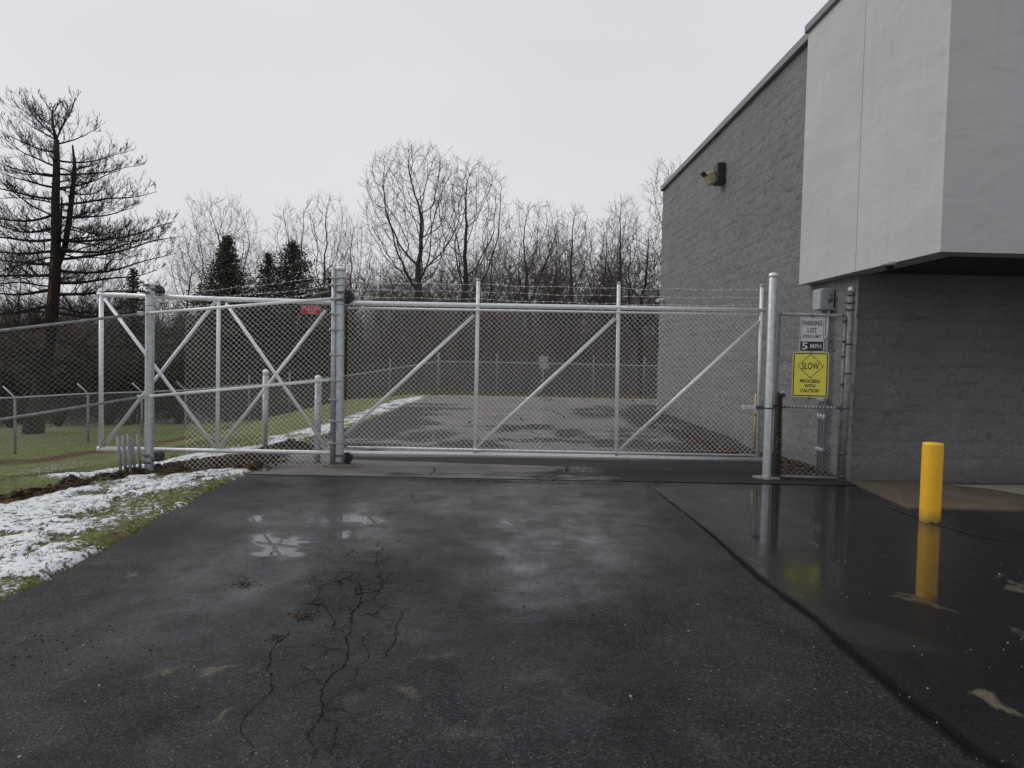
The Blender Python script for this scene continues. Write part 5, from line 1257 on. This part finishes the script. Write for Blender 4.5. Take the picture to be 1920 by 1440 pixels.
# dirt clods of the trench
CLODM = mat('wet_clods', (.03, .02, .014), .85, 0, .2)
def clod(mb, c, s_, rng, mi=0):
    vs = []; 
    for i in range(6):
        for j in range(4):
            th = math.pi * 2 * i / 6 + j * .3; ph = math.pi * (j + .5) / 4; q_ = s_ * rng.uniform(.6, 1.25); vs.append(Vector(c) + Vector((math.cos(th) * math.sin(ph), math.sin(th) * math.sin(ph), math.cos(ph) * .7)) * q_)
    fs = []
    for i in range(6):
        k = (i + 1) % 6
        for j in range(3): fs.append((i * 4 + j, i * 4 + j + 1, k * 4 + j + 1, k * 4 + j))
    fs.append(tuple(i * 4 for i in range(6))); fs.append(tuple(i * 4 + 3 for i in range(5, -1, -1))); mb.add(vs, fs, mi)
b = MB(); DP = np.array(DIRT); cnt = 0
while cnt < 800:
    x = rng.uniform(DP[:, 0].min(), DP[:, 0].max()); y = rng.uniform(DP[:, 1].min(), DP[:, 1].max())
    if float(inpoly(DIRT, np.array([x]), np.array([y]))[0]) < .08:
        z = float(ground_z(np.array([x]), np.array([y]))[0]); z = z if z > -.5 and not (x > float(edge_x(y)) - .02) else .0
        clod(b, (x, y, z), rng.uniform(.012, .04) * (1.5 if rng.random() < .1 else 1), rng, rng.choice((0, 0, 1))); cnt += 1
struct(b.build('dirt_clods', [CLODM, mat('brown_clods', (.065, .04, .025), .9, 0, .2)]), 'stuff')
# soil heaps
def heap(c, rx, ry, h, seed, label):
    rng = random.Random(seed); b = MB(); n = int(260 * rx * 2.2)
    for k in range(n):
        a = rng.random() * 6.28; q_ = rng.random() ** .6; z = h * (1 - q_) * rng.uniform(.4, 1.1)
        clod(b, (c.x + math.cos(a) * q_ * rx, c.y + math.sin(a) * q_ * ry, c.z + z), rng.uniform(.02, .05), rng, rng.choice((0, 0, 1)))
    o = b.build('soil_heap', [CLODM, bpy.data.materials['brown_clods']], base=tuple(c)); tag(o, label, 'soil heap', 'heaps of dug soil')
heap(G(546, 842), .48, .30, .16, 1, 'dark dug soil heap on the snow behind the guard post')
heap(G(250, 893), .32, .22, .12, 2, 'low dark soil heap at the foot of the leaning pipes and left gate post')
heap(G(466, 868), .55, .22, .13, 3, 'long dark soil heap under the fence mesh left of the opening')
heap(G(136, 905), .16, .12, .09, 4, 'small soil heap on the trench edge at the far left')
# leaning pipes
for k, (xb, yb, xt, yt_, r) in enumerate(((228, 893, 221, 818, .021), (237, 896, 231, 816, .023), (246, 897, 241, 813, .023), (255, 896, 247, 820, .020), (265, 892, 258, 814, .022))):
    q = G(xb, yb); Dk = q.y + .05 * k
    tp_ = at(xt, yt_, Dk + .1); bt_ = at(xb, yb, Dk)
    b = MB(); b.tube([bt_ - Vector((0, 0, .08)), tp_], r, 10)
    tag(b.build('pipe_stub', OLDG, base=tuple(bt_)), ('leftmost steel pipe of the bundle standing in the trench beside the gate post', 'second pipe from the left in the bundle beside the gate post', 'tallest middle pipe of the bundle beside the left gate post', 'thin fourth pipe of the bundle beside the left gate post', 'rightmost pipe of the bundle, nearest the left gate post')[k], 'pipe', 'steel pipes stuck in the trench')
# fallen leaves
LM = [mat('leaf_brown', (.06, .034, .020), .8, 0, .2), mat('leaf_rust', (.17, .07, .028), .8, 0, .2), mat('leaf_dark', (.05, .03, .02), .8, 0, .2), mat('leaf_tan', (.12, .085, .05), .8, 0, .2)]
b = MB()
def leaf(x, y, z, s_):
    a = rng.random() * 6.28; u = Vector((math.cos(a), math.sin(a), rng.gauss(0, .3))); v = Vector((-math.sin(a), math.cos(a), rng.gauss(0, .4))); c = Vector((x, y, z + s_ * .3))
    b.add([c - u * s_, c + v * s_ * .5 + Vector((0, 0, s_ * .3)), c + u * s_, c - v * s_ * .5], [(0, 1, 2), (0, 2, 3)], rng.choice((0, 0, 1, 2, 3)))
def scatter(poly_, n, s0, s1, zf=None):
    P_ = np.array(poly_); c = 0
    while c < n:
        x = rng.uniform(P_[:, 0].min(), P_[:, 0].max()); y = rng.uniform(P_[:, 1].min(), P_[:, 1].max())
        if float(inpoly(poly_, np.array([x]), np.array([y]))[0]) < 0: leaf(x, y, zf(x, y) if zf else float(ground_z(np.array([x]), np.array([y]))[0]), rng.uniform(s0, s1)); c += 1
scatter(poly([(1285, 826), (1330, 828), (1370, 842), (1395, 856), (1370, 858), (1320, 840)], True), 420, .02, .04, lambda x, y: .012)
scatter(poly([(1240, 800), (1300, 815), (1330, 830), (1290, 825), (1250, 806)], True), 200, .02, .035, lambda x, y: .012)
scatter(poly([(1462, 866), (1530, 868), (1545, 880), (1500, 884), (1462, 880)], True), 420, .018, .035, lambda x, y: .02)
scatter(poly([(1462, 880), (1560, 884), (1575, 898), (1462, 902)], True), 260, .012, .024, lambda x, y: .012)
scatter(poly([(-40, 945), (60, 925), (170, 900), (172, 906), (60, 934), (-40, 952)]), 420, .02, .04)
scatter(poly([(0, 1120), (150, 1030), (400, 900), (440, 893), (330, 960), (200, 1028), (0, 1132)]), 260, .008, .018)
scatter(poly([(0, 1050), (0, 960), (200, 905), (330, 895), (250, 985)]), 160, .008, .018)
scatter(poly([(552, 1152), (580, 1152), (586, 1162), (560, 1163)], True), 60, .006, .013, lambda x, y: .004)
scatter(poly([(500, 1190), (540, 1190), (540, 1204), (500, 1200)], True), 22, .005, .010, lambda x, y: .004)
scatter(poly([(445, 1088), (475, 1088), (470, 1104), (448, 1104)], True), 22, .005, .010, lambda x, y: .004)
scatter(poly([(1000, 745), (1230, 750), (1230, 760), (1000, 752)], True), 160, .02, .05, lambda x, y: .012)
struct(b.build('fallen_leaves', LM), 'stuff')
# loose grit on the asphalt
b = MB(); GM_ = [mat('pale_stone', (.32, .31, .28), .7), mat('dark_grit', (.02, .018, .016), .8), mat('tan_grit', (.12, .09, .06), .8)]
for k in range(1300):
    px, py = rng.uniform(-20, 1940), 905 + 560 * rng.random() ** 1.2; q = Gf(px, py)
    if q.y > 9.2 or q.x < float(edge_x(q.y)) + .03 or q.x > 7 or (q.x > 4.5 and q.y > 7.75): continue
    clod(b, (q.x, q.y, .001), rng.uniform(.0018, .0048) * (2.2 if rng.random() < .04 else 1), rng, rng.choice((0, 1, 1, 1, 2)))
for cx, cy, n, s_ in ((565, 1155, 46, 14), (520, 1197, 34, 12), (455, 1096, 40, 12), (650, 1035, 14, 30), (700, 1030, 10, 20), (60, 1235, 20, 60), (120, 1200, 20, 60), (620, 1180, 10, 20)):
    for k in range(n):
        q = Gf(cx + rng.gauss(0, s_), cy + rng.gauss(0, s_ * .3)); clod(b, (q.x, q.y, .002), rng.uniform(.003, .009), rng, rng.choice((1, 1, 1, 2)))
struct(b.build('loose_grit', GM_), 'stuff')
# weedy grass at the far end of the lot
b = MB()
for k in range(26000):
    x = rng.uniform(-4.5, 14); y = OLD_END - .1 + rng.uniform(0, 1) ** 1.3 * 5.5; z = float(np.interp(y, [27, 33, 35], [0, -.32, -.5])) - .03; h = rng.uniform(.05, .26)
    a = rng.random() * 6.28; w_ = .010; o = len(b.v); b.v += [(x - math.cos(a) * w_, y - math.sin(a) * w_, z), (x + math.cos(a) * w_, y + math.sin(a) * w_, z), (x + rng.gauss(0, .4) * h, y + rng.gauss(0, .4) * h, z + h)]; b.f.append((o, o + 1, o + 2)); b.mi.append(rng.choice((0, 0, 1, 2))); b.sm.append(False)
struct(b.build('far_grass', [bpy.data.materials['grass_green'], bpy.data.materials['grass_olive'], bpy.data.materials['grass_straw']]), 'stuff')
